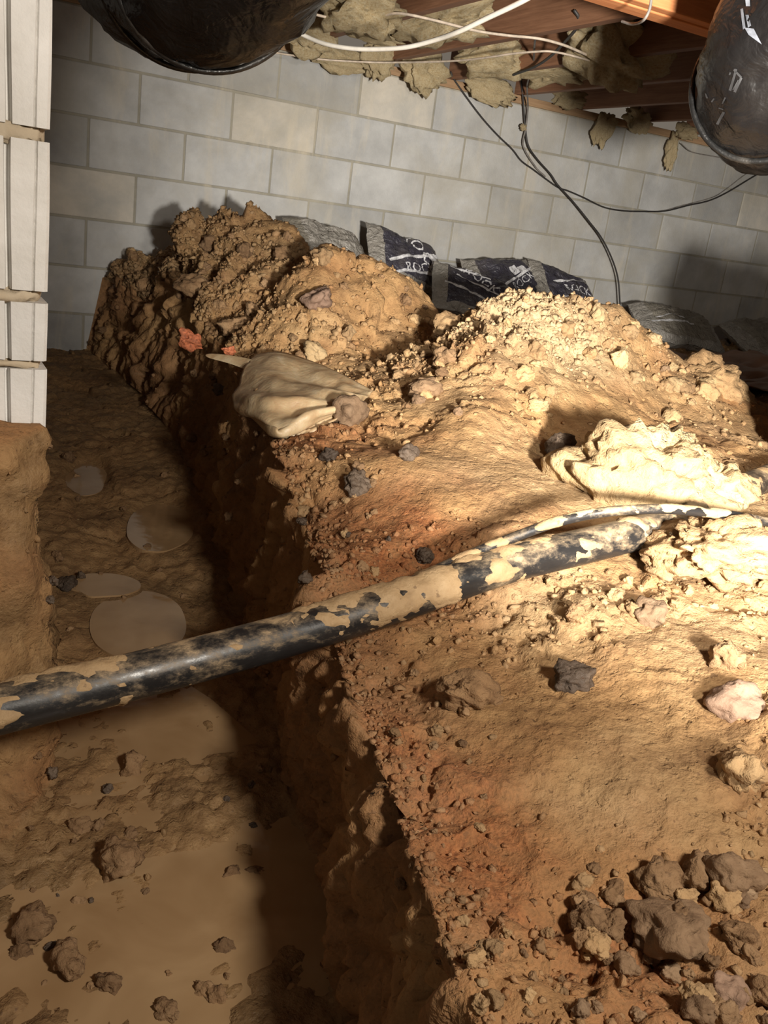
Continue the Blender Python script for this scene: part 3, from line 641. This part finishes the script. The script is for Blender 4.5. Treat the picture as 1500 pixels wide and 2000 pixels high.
hp = [atD(x, y, d) for x, y, d in ((760,1160,1.335),(820,1131,1.345),(860,1110,1.36),(900,1092,1.37),(950,1070,1.39),(1000,1051,1.40),(1050,1032,1.41),(1100,1016,1.42),(1150,1005,1.43),(1200,998,1.435),(1250,995,1.445),(1300,994,1.46),(1350,998,1.48),(1400,1003,1.50),(1450,1010,1.52),(1510,1022,1.54),(1600,1040,1.56))]
HS = spline(hp, 160); V, Fq, _ = tube_np(HS, 0.0082, 14)
hose = link('thin_hose', None, label='thin black mud-streaked hose lying along the upper side of the thick pipe', cat='hose')
link('hose_wall', mesh_np('hose_wall', V, Fq, M_pipe), hose)
V, Fq, _ = tube_np(HS, 1.0, 20, caps=False); dv = (V.reshape(160, 20, 3) - HS[:,None,:]).reshape(-1, 3); q = np.repeat(HS, 20, axis=0) + 0.008*dv
mud = fbm(q*np.array([0.6, 1, 1]), 40, 3, 80) + 0.3*dv[:,2] - 0.22
link('mud_smear', mesh_np('mud_smear', np.repeat(HS, 20, axis=0) + (0.0082+np.clip(mud*0.005, -0.002, 0.0012))[:,None]*dv, Fq, M_mud), hose)

# ------------------------------------------------------------------ puddles in the trench
def puddle(cpx, rx_px, ry_px, z, label, seed, wob=0.12, pts=None):
    th = np.linspace(0, 2*PI, 65)[:-1]
    rad = 1 + wob*np.array([perlin(np.array([[math.cos(a)*1.3+seed, math.sin(a)*1.3, 0.5]]), seed)[0] for a in th])*2
    R = np.array([atZ(cpx[0]+rx_px*rr_*math.cos(a), cpx[1]+ry_px*rr_*math.sin(a), z) for a, rr_ in zip(th, rad)])
    c = R.mean(0); V = np.vstack([c + (R-c)*1e-3, c + (R-c)*0.5, R, R + (R-c)*0.02 - np.array([0, 0, 0.02])]); n = 64
    j = np.arange(n); j2 = (j+1) % n
    Fq = np.vstack([np.stack([j, n+j, n+j2, j2], 1), np.stack([n+j, 2*n+j, 2*n+j2, n+j2], 1), np.stack([2*n+j, 3*n+j, 3*n+j2, 2*n+j2], 1)])
    Fq = Fq[:, ::-1]
    return link('puddle', mesh_np('puddle', V, Fq, M_water, False), label=label, cat='puddle', group='muddy puddles in the trench')
for (c_, a_, b_, z_), lb, sd, wo in zip(PUD, ('round tan puddle just beyond the black pipe', 'small grey puddle farther along the trench beside its dark wall', 'faint grey puddle nearest the pier', 'thin shallow puddle left of the round tan one'), (1, 2, 3, 4), (0.03, 0.05, 0.12, 0.12)):
    puddle(c_, a_*1.08, b_*1.08, z_, lb, sd, wo)
puddle((250, 1750), 420, 420, -0.889, 'wide muddy pool filling the near trench floor below the pipe', 6, 0.12)

# ------------------------------------------------------------------ plastic sheet at the trench edge
def patch(name, rows, mat, parent=None, thick=0.004, sub=2, **kw):
    nr, nc = len(rows), len(rows[0]); V = np.array([atD(*p) for r in rows for p in r])
    o = link(name, mesh_np(name, V, grid_faces(nr, nc), mat), parent, **kw)
    so = o.modifiers.new('thickness', 'SOLIDIFY'); so.thickness = thick; so.offset = 0
    s = o.modifiers.new('smooth', 'SUBSURF'); s.levels = sub; s.render_levels = sub+1
    return o
sheet = link('plastic_sheet', None, label='muddy tan plastic sheet curling over the trench edge with torn orange tips', cat='plastic sheet')
rows = [[(500,693,2.47),(545,688,2.46),(600,703,2.44),(660,728,2.28),(728,764,2.15)],
        [(478,722,2.35),(530,722,2.28),(590,733,2.26),(650,750,2.19),(724,770,2.13)],
        [(458,765,2.24),(515,768,2.08),(575,775,2.06),(640,776,2.07),(717,777,2.10)],
        [(460,795,2.15),(510,806,2.00),(562,800,2.00),(625,792,2.01),(705,784,2.05)],
        [(498,825,2.06),(528,838,1.93),(550,836,1.92),(605,812,1.95),(694,792,2.02)],
        [(540,848,2.02),(556,852,1.95),(578,842,1.955),(622,820,1.98),(692,799,2.03)],
        [(590,852,2.00),(605,848,1.96),(620,840,1.96),(650,826,1.98),(692,812,2.01)]]
CT = np.array([[atD(*p) for p in r] for r in rows])                 # 7 x 5 control net
g1 = np.stack([spline(CT[:,k], 60) for k in range(5)], 1); g2 = np.stack([spline(g1[k], 64) for k in range(60)], 0)
vv_, uu_ = np.meshgrid(np.linspace(0, 1, 60), np.linspace(0, 1, 64), indexing='ij')
fold = (1-uu_)**0.5*(uu_+0.25)*(0.016*np.sin(vv_*17+2.6*uu_) + 0.009*np.sin(vv_*37-5*uu_+1.0)) + 0.006*fbm(g2.reshape(-1, 3), 14, 3, 140).reshape(60, 64)
gn = np.cross(np.gradient(g2, axis=0), np.gradient(g2, axis=1)); gn /= np.linalg.norm(gn, axis=-1)[...,None]
g2 = g2 + gn*(fold*sst(0, 0.12, vv_))[...,None]
o = link('sheet_body', mesh_np('sheet_body', g2.reshape(-1, 3), grid_faces(60, 64), M_sheet), sheet)
so = o.modifiers.new('thickness', 'SOLIDIFY'); so.thickness = 0.004; so.offset = 0
patch('sheet_strip', [[(396,690,2.48),(430,690,2.46),(470,696,2.43),(512,704,2.40)],[(402,699,2.46),(434,706,2.44),(470,718,2.40),(502,734,2.33)]], M_sheet, sheet)
for k, (x, y, d, sc, rt) in enumerate(((376, 668, 2.47, (0.036, 0.014, 0.032), (0.2, 0.5, 0.3)), (449, 685, 2.46, (0.022, 0.010, 0.015), (0.1, 0.3, 0.2)))):
    o = link('torn_tip', lump_mesh('torn_tip', 640+k, M_orange, 4, 0.6, 1.3, 6, 0.10), sheet, label='orange torn tip of the sheet', loc=atD(x, y, d)); o.scale = sc; o.rotation_euler = rt

# ------------------------------------------------------------------ printed bags by the wall
def text_mesh(txt, size):
    cu = bpy.data.curves.new('lettering', 'FONT'); cu.body = txt; cu.size = size; cu.align_x = 'CENTER'; cu.align_y = 'CENTER'; cu.resolution_u = 2
    o = bpy.data.objects.new('lettering', cu); C.objects.link(o); dg = bpy.context.evaluated_depsgraph_get()
    me = bpy.data.meshes.new_from_object(o.evaluated_get(dg)); bpy.data.objects.remove(o); bpy.data.curves.remove(cu)
    bm = bmesh.new(); bm.from_mesh(me); bmesh.ops.triangulate(bm, faces=bm.faces[:])
    bmesh.ops.subdivide_edges(bm, edges=[e for e in bm.edges if e.calc_length() > size*0.12], cuts=3, use_grid_fill=False); bmesh.ops.triangulate(bm, faces=bm.faces[:])
    bm.to_mesh(me); bm.free(); me.materials.clear(); me.materials.append(M_letter); return me
def bag(center, size, rot, label, seed, mats, prints=(), clear_end=0.72):
    """a stuffed sack: length on x, width on y, thickness on z; ends flattened into crimped seams"""
    lx, ly, lz = size; nu, nv = 57, 37
    root = link('printed_bag', None, label=label, cat='bag', group='plastic bags along the block wall', loc=center); root.rotation_euler = rot
    def surf(u, v):
        x = lx/2*u*(1-0.05*v*v); y = ly/2*v*(1-0.10*(1-np.abs(u))**2)*(1+0.05*np.sin(5*u+seed))
        t = np.clip(1-np.abs(u)**3.2, 0, 1)**0.75*np.clip(1-np.abs(v)**3.0, 0, 1)**0.6
        q = np.stack([x, y, 0*x+seed], -1).reshape(-1, 3)
        w = (fbm(q, 7, 2, seed) + 0.45*billow(q*np.array([1.0, 2.2, 1]), 11, 3, seed+2)).reshape(np.shape(u))
        return x, y, lz/2*t*(1+0.20*w) + 0.010*w
    u, v = np.meshgrid(np.linspace(-1, 1, nu), np.linspace(-1, 1, nv), indexing='ij')
    x, y, zt_ = surf(u, v); zb = -lz/2*np.clip(1-np.abs(u)**3.2, 0, 1)**0.75*np.clip(1-np.abs(v)**3.0, 0, 1)**0.6 + (zt_ - lz/2*np.clip(1-np.abs(u)**3.2,0,1)**0.75*np.clip(1-np.abs(v)**3,0,1)**0.6)*0.5 - 0.002
    top = np.stack([x, y, zt_], -1).reshape(-1, 3); bot = np.stack([x, y, zb], -1).reshape(-1, 3)
    g = grid_faces(nu, nv); V = np.vstack([top, bot]); Fq = np.vstack([g[:, ::-1], g + len(top)])
    me = mesh_np('sack', V, Fq, list(mats))
    uc = np.abs(np.concatenate([u.ravel(), u.ravel()])[Fq].mean(1)); vv = np.concatenate([v.ravel(), v.ravel()])[Fq].mean(1)
    me.polygons.foreach_set('material_index', ((uc > clear_end) | (np.abs(vv) > 0.86)).astype(np.int32))
    body = link('sack', me, root)
    for txt, tu, tv, sz, ang in prints:
        if txt == '[]':
            tm = bpy.data.meshes.new('logo_panel'); bm = bmesh.new(); bmesh.ops.create_grid(bm, x_segments=4, y_segments=4, size=sz/2); bm.to_mesh(tm); bm.free(); tm.materials.append(M_letter); nm = 'logo_panel'
        elif txt == '--':
            tm = bpy.data.meshes.new('stripe'); bm = bmesh.new(); bmesh.ops.create_grid(bm, x_segments=24, y_segments=2, size=sz/2)
            for vv_ in bm.verts: vv_.co.y *= 0.045
            bm.to_mesh(tm); bm.free(); tm.materials.append(M_letter); nm = 'stripe'
        else: tm = text_mesh(txt, sz); nm = 'lettering'
        co = np.array([w_.co[:2] for w_ in tm.vertices]); ca, sa = math.cos(ang), math.sin(ang)
        xx = tu*lx/2 + ca*co[:,0] - sa*co[:,1]; yy = tv*ly/2 + sa*co[:,0] + ca*co[:,1]
        uu = np.clip(xx/(lx/2), -0.97, 0.97); v0 = np.clip(yy/(ly/2), -0.95, 0.95)
        X_, Y_, Z_ = surf(uu, v0)
        tm.vertices.foreach_set('co', np.stack([X_, Y_, Z_+0.0022], -1).astype(np.float32).ravel()); tm.update()
        link(nm, tm, body)
    return root
R_ = math.radians
DK = (M_bagdark, M_bagclear); CL = (M_bagclear, M_bagclear2); DU = (M_bagclear2, M_bagclear)
bag(atY(640, 482, 3.86), (0.42, 0.26, 0.13), (R_(35), R_(8), R_(8)), 'crumpled grey clear bag with silvery creases behind the middle heap', 11, CL)
bag(atY(792, 510, 3.88), (0.44, 0.30, 0.12), (R_(48), R_(12), R_(4)), 'dark printed bag leaning highest against the wall beside the silvery one', 12, DK,
    (('ROCK', 0.30, 0.30, 0.10, R_(-55)), ('--', 0.1, -0.05, 0.34, R_(22)), ('[]', 0.58, 0.15, 0.05, R_(20)), ('ROCK', 0.2, -0.42, 0.07, R_(20)), ('--', -0.1, -0.7, 0.3, R_(15))))
bag(atY(925, 578, 3.55), (0.42, 0.28, 0.13), (R_(40), R_(10), R_(-16)), 'dark glossy printed bag slumped in front between the middle and bright heaps', 13, DK,
    (('ROCK', 0.05, 0.35, 0.07, R_(-35)), ('--', 0.1, 0.0, 0.28, R_(-20)), ('--', -0.2, 0.6, 0.2, R_(-12)), ('--', -0.1, -0.4, 0.3, R_(-14))))
bag(atY(985, 548, 3.90), (0.44, 0.28, 0.11), (R_(42), R_(-6), R_(2)), 'dark bag with two pale square logos and a clear crimped end', 14, DK,
    (('[]', 0.22, 0.2, 0.05, R_(24)), ('[]', 0.48, 0.25, 0.05, R_(24)), ('ROCK', 0.35, -0.3, 0.06, R_(28)), ('--', 0.3, -0.05, 0.3, R_(28))))
bag(atY(1100, 570, 3.88), (0.46, 0.30, 0.12), (R_(44), R_(12), R_(2)), 'dark bag whose white lettering shows just above the bright heap', 15, DK,
    (('ROCK', 0.25, -0.05, 0.075, R_(12)), ('--', 0.1, 0.32, 0.3, R_(22)), ('--', 0.3, -0.5, 0.3, R_(10))))
bag(atY(1320, 640, 3.75), (0.56, 0.34, 0.15), (R_(28), R_(4), R_(-4)), 'dusty grey bag with a faint printed row right of the bright heap', 16, DU, (('--', -0.3, -0.3, 0.3, 0.0), ('--', -0.35, -0.1, 0.2, 0.05)))
bag(atY(1490, 660, 3.72), (0.50, 0.34, 0.14), (R_(26), R_(-6), R_(5)), 'dusty grey bag cut off by the right edge of the picture', 17, DU)

# ------------------------------------------------------------------ brown tarp on the ground at right
nx, ny = 70, 50
tu, tv = np.meshgrid(np.linspace(0, 1, nx), np.linspace(0, 1, ny), indexing='ij')
tx = 2.35 + 2.6*tu + 0.1*np.sin(5*tv); ty = 2.45 + 0.15*tu + 1.0*tv + 0.06*np.sin(7*tu)
q = np.stack([tx.ravel(), ty.ravel(), 0*tx.ravel()], 1)
tz = bank(tx.ravel(), ty.ravel()) + 0.030 + 0.045*fbm(q, 2.2, 3, 130) + 0.02*billow(q*np.array([0.5, 1.6, 1]), 5, 2, 131)
V = np.stack([tx.ravel(), ty.ravel(), tz], 1)
o = link('brown_tarp', mesh_np('brown_tarp', V, grid_faces(nx, ny), M_tarp), label='reddish brown tarp spread on the ground behind the bright heap', cat='tarp')
so = o.modifiers.new('thickness', 'SOLIDIFY'); so.thickness = 0.004

# ------------------------------------------------------------------ clods and stones
KM = {}
def clod_mesh(kind, mat, i, sub=4):
    k = (kind, i)
    if k not in KM: KM[k] = lump_mesh(kind, 500+37*i+len(kind)*7, mat, sub, 0.35, 1.4, 6, 0.22 if kind != 'stone' else 0.06)
    return KM[k]
def place(name, me, px, py, size_px, label, cat, group=None, sink=0.35, squash=(1, 1, 0.8), rz=None):
    h = hit(px, py); d = float(h@FW); r = size_px*d/F/2
    o = link(name, me, label=label, cat=cat, group=group, loc=h + np.array([0, 0, r*squash[2]*(1-2*sink)]))
    o.scale = tuple(r*s for s in squash); o.rotation_euler = (random.uniform(-.4, .4), random.uniform(-.4, .4), random.uniform(0, 6.28) if rz is None else rz)
    return o
B5 = lambda seed, mat, **k: lump_mesh('clay_lump', seed, mat, 5, k.get('amp', 0.4), 1.2, 5, k.get('fine', 0.26))
# the broad pale lump beside the pipe
lumpw = B5(901, M_clod_pale, fine=0.26)
o = link('clay_lump', lumpw, label='broad pale clay lump brightly lit just above the pipe and hose', cat='clay lump', loc=atD(1255, 965, 1.80)); o.scale = (0.155, 0.16, 0.13); o.rotation_euler = (0.1, -0.1, 0.4)
o = link('clay_lump', B5(902, M_clod_pale), label='pale clay lump right of the broadest one above the pipe', cat='clay lump', loc=atD(1375, 960, 1.80)); o.scale = (0.10, 0.10, 0.09)
o = link('clay_lump', B5(903, M_clod), label='lumpy tan clay covering the pipe under the hose at right', cat='clay lump', loc=atD(1400, 1070, 1.50)); o.scale = (0.11, 0.09, 0.06)
o = link('clay_lump', B5(904, M_clod), label='yellowish clay lumps jutting out right of the bright heap', cat='clay lump', loc=atY(1370, 760, 2.0)); o.scale = (0.14, 0.14, 0.11)
o = link('dirt_heap', B5(906, M_clod, amp=0.3), label='steep dirt heap added past the right edge to cast the wall shadow', cat='dirt heap', group='heaps of dug soil', loc=(2.10, 1.36, -0.33)); o.scale = (0.20, 0.20, 0.36)  # unseen heap, added to throw the shadow on the right of the wall
SING = [
 ('stone', M_stone, 683, 812, 84, 'rounded grey stone resting at the right end of the plastic sheet'),
 ('clod', M_clod_dark, 1102, 885, 78, 'dark grey clod in the hollow left of the broad pale lump'),
 ('stone', M_stone_mauve, 1440, 1385, 110, 'upright mauve stone slab at the right edge below the pipe'),
 ('clod', M_clod_brown, 1425, 1292, 80, 'dark-faced brown clod just behind the upright mauve slab'),
 ('clod', M_clod, 1440, 1510, 120, 'tan crumbly clod jutting from the smooth ground at the right edge'),
 ('clod', M_clod_brown, 905, 1365, 120, 'flat brown slab of clay half buried at the trench edge'),
 ('clod', M_clod_dark, 1108, 1325, 70, 'dark crumbly clod on the smooth tan ground below the pipe'),
 ('clod', M_clod_brown, 1125, 1195, 45, 'small brown clod just under the pipe on smooth ground'),
 ('stone', M_stone_mauve, 1415, 1955, 100, 'pale mauve stone at the bottom right corner'),
 ('stone', M_stone, 1290, 1830, 150, 'wide flat brown stone in the rubble at bottom right'),
 ('stone', M_stone, 1430, 1725, 120, 'large rounded brown stone highest in the bottom right rubble'),
 ('stone', M_stone, 1220, 1890, 55, 'grey pebble below the wide flat stone'),
 ('clod', M_clod_brown, 1440, 1830, 70, 'brown clod between the rounded stone and the pale mauve one'),
 ('clod', M_clod_dark, 130, 1138, 36, 'dark wet stone in the trench right of its small twin'),
 ('clod', M_clod_dark, 100, 1132, 24, 'smaller dark wet stone nearest the left trench bank'),
 ('clod', M_clod_brown, 240, 1685, 105, 'largest wet clod standing in the muddy pool'),
 ('clod', M_clod_brown, 60, 1815, 95, 'dark wet clod in the pool near the left edge'),
 ('clod', M_clod_brown, 130, 1880, 85, 'wet clod below the left edge clod in the pool'),
 ('clod', M_clod_brown, 320, 1975, 60, 'wet clod at the bottom edge of the pool'),
 ('clod', M_clod, 870, 640, 62, 'bright jagged clod on the left shoulder of the bright heap'),
 ('clod', M_clod_brown, 860, 700, 52, 'rounded brown clod below the jagged one on the bright heap'),
 ('clod', M_stone, 820, 760, 62, 'grey lump on the left slope of the bright heap'),
 ('clod', M_clod, 620, 500, 46, 'pale clod perched on the left crest of the middle heap'),
 ('clod', M_clod_brown, 460, 640, 62, 'rounded clod between the far heap and the orange sheet tip'),
 ('clod', M_clod_pale, 620, 690, 46, 'pale crumbly clod on the middle heap above the sheet'),
 ('clod', M_clod_brown, 370, 560, 70, 'craggy clod on the near slope of the far heap'),
 ('clod', M_stone_mauve, 625, 585, 60, 'pinkish flat stone set in the middle heap'),
 ('clod', M_clod_dark, 705, 945, 60, 'dark grey clod in the red soil at the trench edge'),
 ('clod', M_clod_dark, 640, 890, 40, 'small dark clod above the red soil at the trench edge'),
 ('clod', M_clod_dark, 835, 1085, 40, 'dark clod tucked at the left end of the hose'),
 ('clod', M_clod_dark, 795, 885, 44, 'dark cracked clod on the smooth clay slope'),
 ('stone', M_stone, 1270, 1040+160, 70, 'grey flat stone in the rubble right of the pipe'),
 ('clod', M_clod, 1290, 1110, 80, 'golden clod standing in the rubble under the pipe'),
]
for i, (nm, mt, x, y, s, lb) in enumerate(SING):
    me = lump_mesh(nm, 700+i*13, mt, 4, 0.38, 1.3, 6, 0.24 if nm == 'clod' else 0.07)
    place(nm, me, x, y, s, lb, nm, None, 0.3)
WORD = {M_clod.name: 'tan', M_clod_pale.name: 'pale', M_clod_brown.name: 'brown', M_clod_dark.name: 'dark', M_stone.name: 'greyish'}
ZON = [  # px box, count, size range, mats, place, group
 ((1120, 1690, 1340, 2000), 24, (30, 92), (M_clod_brown, M_clod, M_stone), 'clod in rubble left of the wide flat stone', 'rubble at bottom right'),
 ((1340, 1690, 1500, 2000), 22, (34, 100), (M_clod_brown, M_clod, M_stone), 'clod heaped in the bottom right corner', 'rubble at bottom right'),
 ((900, 1800, 1180, 2000), 18, (20, 60), (M_clod_brown, M_clod, M_clod), 'clod near the bottom edge beside the trench', 'clods at the bottom edge'),
 ((760, 1300, 960, 1780), 20, (14, 38), (M_clod_brown, M_clod, M_clod_brown), 'clod along the near trench edge', 'clods along the near trench edge'),
 ((1050, 1110, 1270, 1200), 13, (20, 46), (M_clod, M_clod, M_clod_brown), 'clod in the rubble under the middle of the pipe', 'rubble under the pipe'),
 ((1270, 1110, 1500, 1200), 14, (20, 54), (M_clod, M_clod, M_clod_brown), 'clod in the rubble below the hose near the right edge', 'rubble under the pipe'),
 ((560, 900, 760, 1130), 16, (14, 34), (M_clod_brown, M_clod, M_clod_dark), 'clod in the red soil above the pipe', 'clods in the red soil'),
 ((880, 580, 1120, 800), 14, (18, 52), (M_clod, M_clod_pale, M_clod), 'clod on the left half of the bright heap', 'clods on the bright heap'),
 ((1120, 580, 1330, 800), 14, (18, 52), (M_clod_pale, M_clod, M_clod), 'clod on the right half of the bright heap', 'clods on the bright heap'),
 ((780, 640, 890, 800), 12, (20, 46), (M_clod, M_clod_brown, M_stone), 'clod on the shaded left flank of the bright heap', 'clods beside the bright heap'),
 ((560, 490, 840, 690), 18, (14, 40), (M_clod, M_clod, M_clod_brown), 'clod on the middle heap', 'clods on the middle heap'),
 ((180, 420, 580, 640), 22, (16, 50), (M_clod_brown, M_clod, M_clod_brown), 'clod on the far left heap', 'clods on the far heap'),
 ((1310, 740, 1460, 860), 10, (20, 48), (M_clod, M_clod_pale, M_clod), 'clod right of the bright heap before the tarp', 'clods right of the bright heap'),
 ((0, 1480, 520, 2000), 34, (14, 56), (M_clod_brown, M_clod_brown, M_clod_dark), 'wet clod poking out of the muddy pool', 'clods in the muddy pool'),
 ((100, 850, 480, 1260), 18, (12, 32), (M_clod_brown, M_clod_dark, M_clod_brown), 'wet clod on the trench floor beyond the pipe', 'clods on the trench floor'),
 ((330, 700, 560, 900), 12, (16, 36), (M_clod_brown, M_clod_brown, M_clod_dark), 'clod on the shaded trench wall', 'clods on the trench wall'),
 ((1420, 575, 1500, 640), 9, (14, 30), (M_clod_pale, M_stone, M_clod_dark), 'stone piled behind the bags at right', 'stones behind the bags'),
]
MLIST = [M_clod, M_clod_pale, M_clod_brown, M_clod_dark, M_stone]
for zi, ((x0, y0, x1, y1), n, (s0, s1), mats, lb, gp) in enumerate(ZON):
    for k in range(n):
        x, y = random.uniform(x0, x1), random.uniform(y0, y1); mi = random.choice((0, 0, 1, 2)); vi = random.randrange(4)
        s = s0 + (s1-s0)*random.random()**1.7
        sz = 'small ' if s < s0+0.3*(s1-s0) else ('large ' if s > s0+0.7*(s1-s0) else '')
        place('clod', clod_mesh('clod_%d' % MLIST.index(mats[mi]), mats[mi], vi, 4), x, y, s, sz + WORD[mats[mi].name] + ' ' + lb, 'clod', gp, 0.42)

# look-alikes that share a wording are told apart by their order from the left
ORD = ['leftmost', 'second from left', 'third from left', 'fourth from left', 'fifth from left', 'sixth from left', 'seventh from left', 'eighth from left', 'ninth from left', 'tenth from left', 'eleventh from left', 'twelfth from left', 'thirteenth from left', 'fourteenth from left']
byl = {}
for o in C.objects:
    if o.parent is None and o.get('category') == 'clod' and o.get('group'): byl.setdefault(o['label'], []).append(o)
for lb, os_ in byl.items():
    if len(os_) > 1:
        os_.sort(key=lambda o: float(np.array(o.location)@RT)/float(np.array(o.location)@FW))
        for k, o in enumerate(os_): o['label'] = lb + ', ' + ORD[min(k, 13)]

# ------------------------------------------------------------------ crumbs: loose granular soil nobody could count
cell = np.linalg.norm(np.cross(np.gradient(P, axis=1), np.gradient(P, axis=0)), axis=-1).ravel()
inview = _ok & (pos[:,1] < 4.1) & (_px > -40) & (_px < 1560) & (_py > 300) & (_py < 2050)
dens = cell*np.clip(rough-0.15, 0, 1)**1.5*(0.25 + 3.2*edge + 2.6*blob(0.72, 1.22, 0.16, 0.16) + 2.0*blob(0.95, 0.45, 0.4, 0.2) + 1.2*blob(1.5, 2.05, 0.5, 0.25) + 1.0*blob(1.25, 0.95, 0.4, 0.12))*inview*np.where(S >= 4, 1, 0.12)
dens /= dens.sum()
nK = 24000
pick = rng.choice(len(pos), nK, p=dens)
V0, F0 = ICO[1]; nv0 = len(V0)
dd = np.clip(_z[pick], 0.5, 4)
size = (0.0014 + 0.0052*rng.random(nK)**3.5)*(0.7+0.35*dd)
jit = 1 + 0.34*rng.normal(size=(nK, nv0)); sc = rng.uniform(0.65, 1.25, (nK, 1, 3))
VV = V0[None]*jit[:,:,None]*sc*size[:,None,None] + (pos[pick] + Nf[pick]*(size*0.1)[:,None])[:,None,:]
FF = (F0[None] + (np.arange(nK)*nv0)[:,None,None]).reshape(-1, 3)
me = mesh_np('soil_crumbs', VV.reshape(-1, 3), FF, M_soil, True)
sc_ = np.repeat(np.clip(soil[pick] + np.column_stack([rng.uniform(-.2, .3, nK), rng.uniform(-.1, .35, nK), rng.uniform(-.1, .35, nK), np.zeros(nK)]), 0, 1), nv0, axis=0).astype(np.float32)
at = me.attributes.new('soil', 'FLOAT_COLOR', 'POINT'); at.data.foreach_set('color', sc_.ravel())
link('soil_crumbs', me, label='loose crumbs of red and tan soil strewn over the ground', cat='soil', kind='stuff')
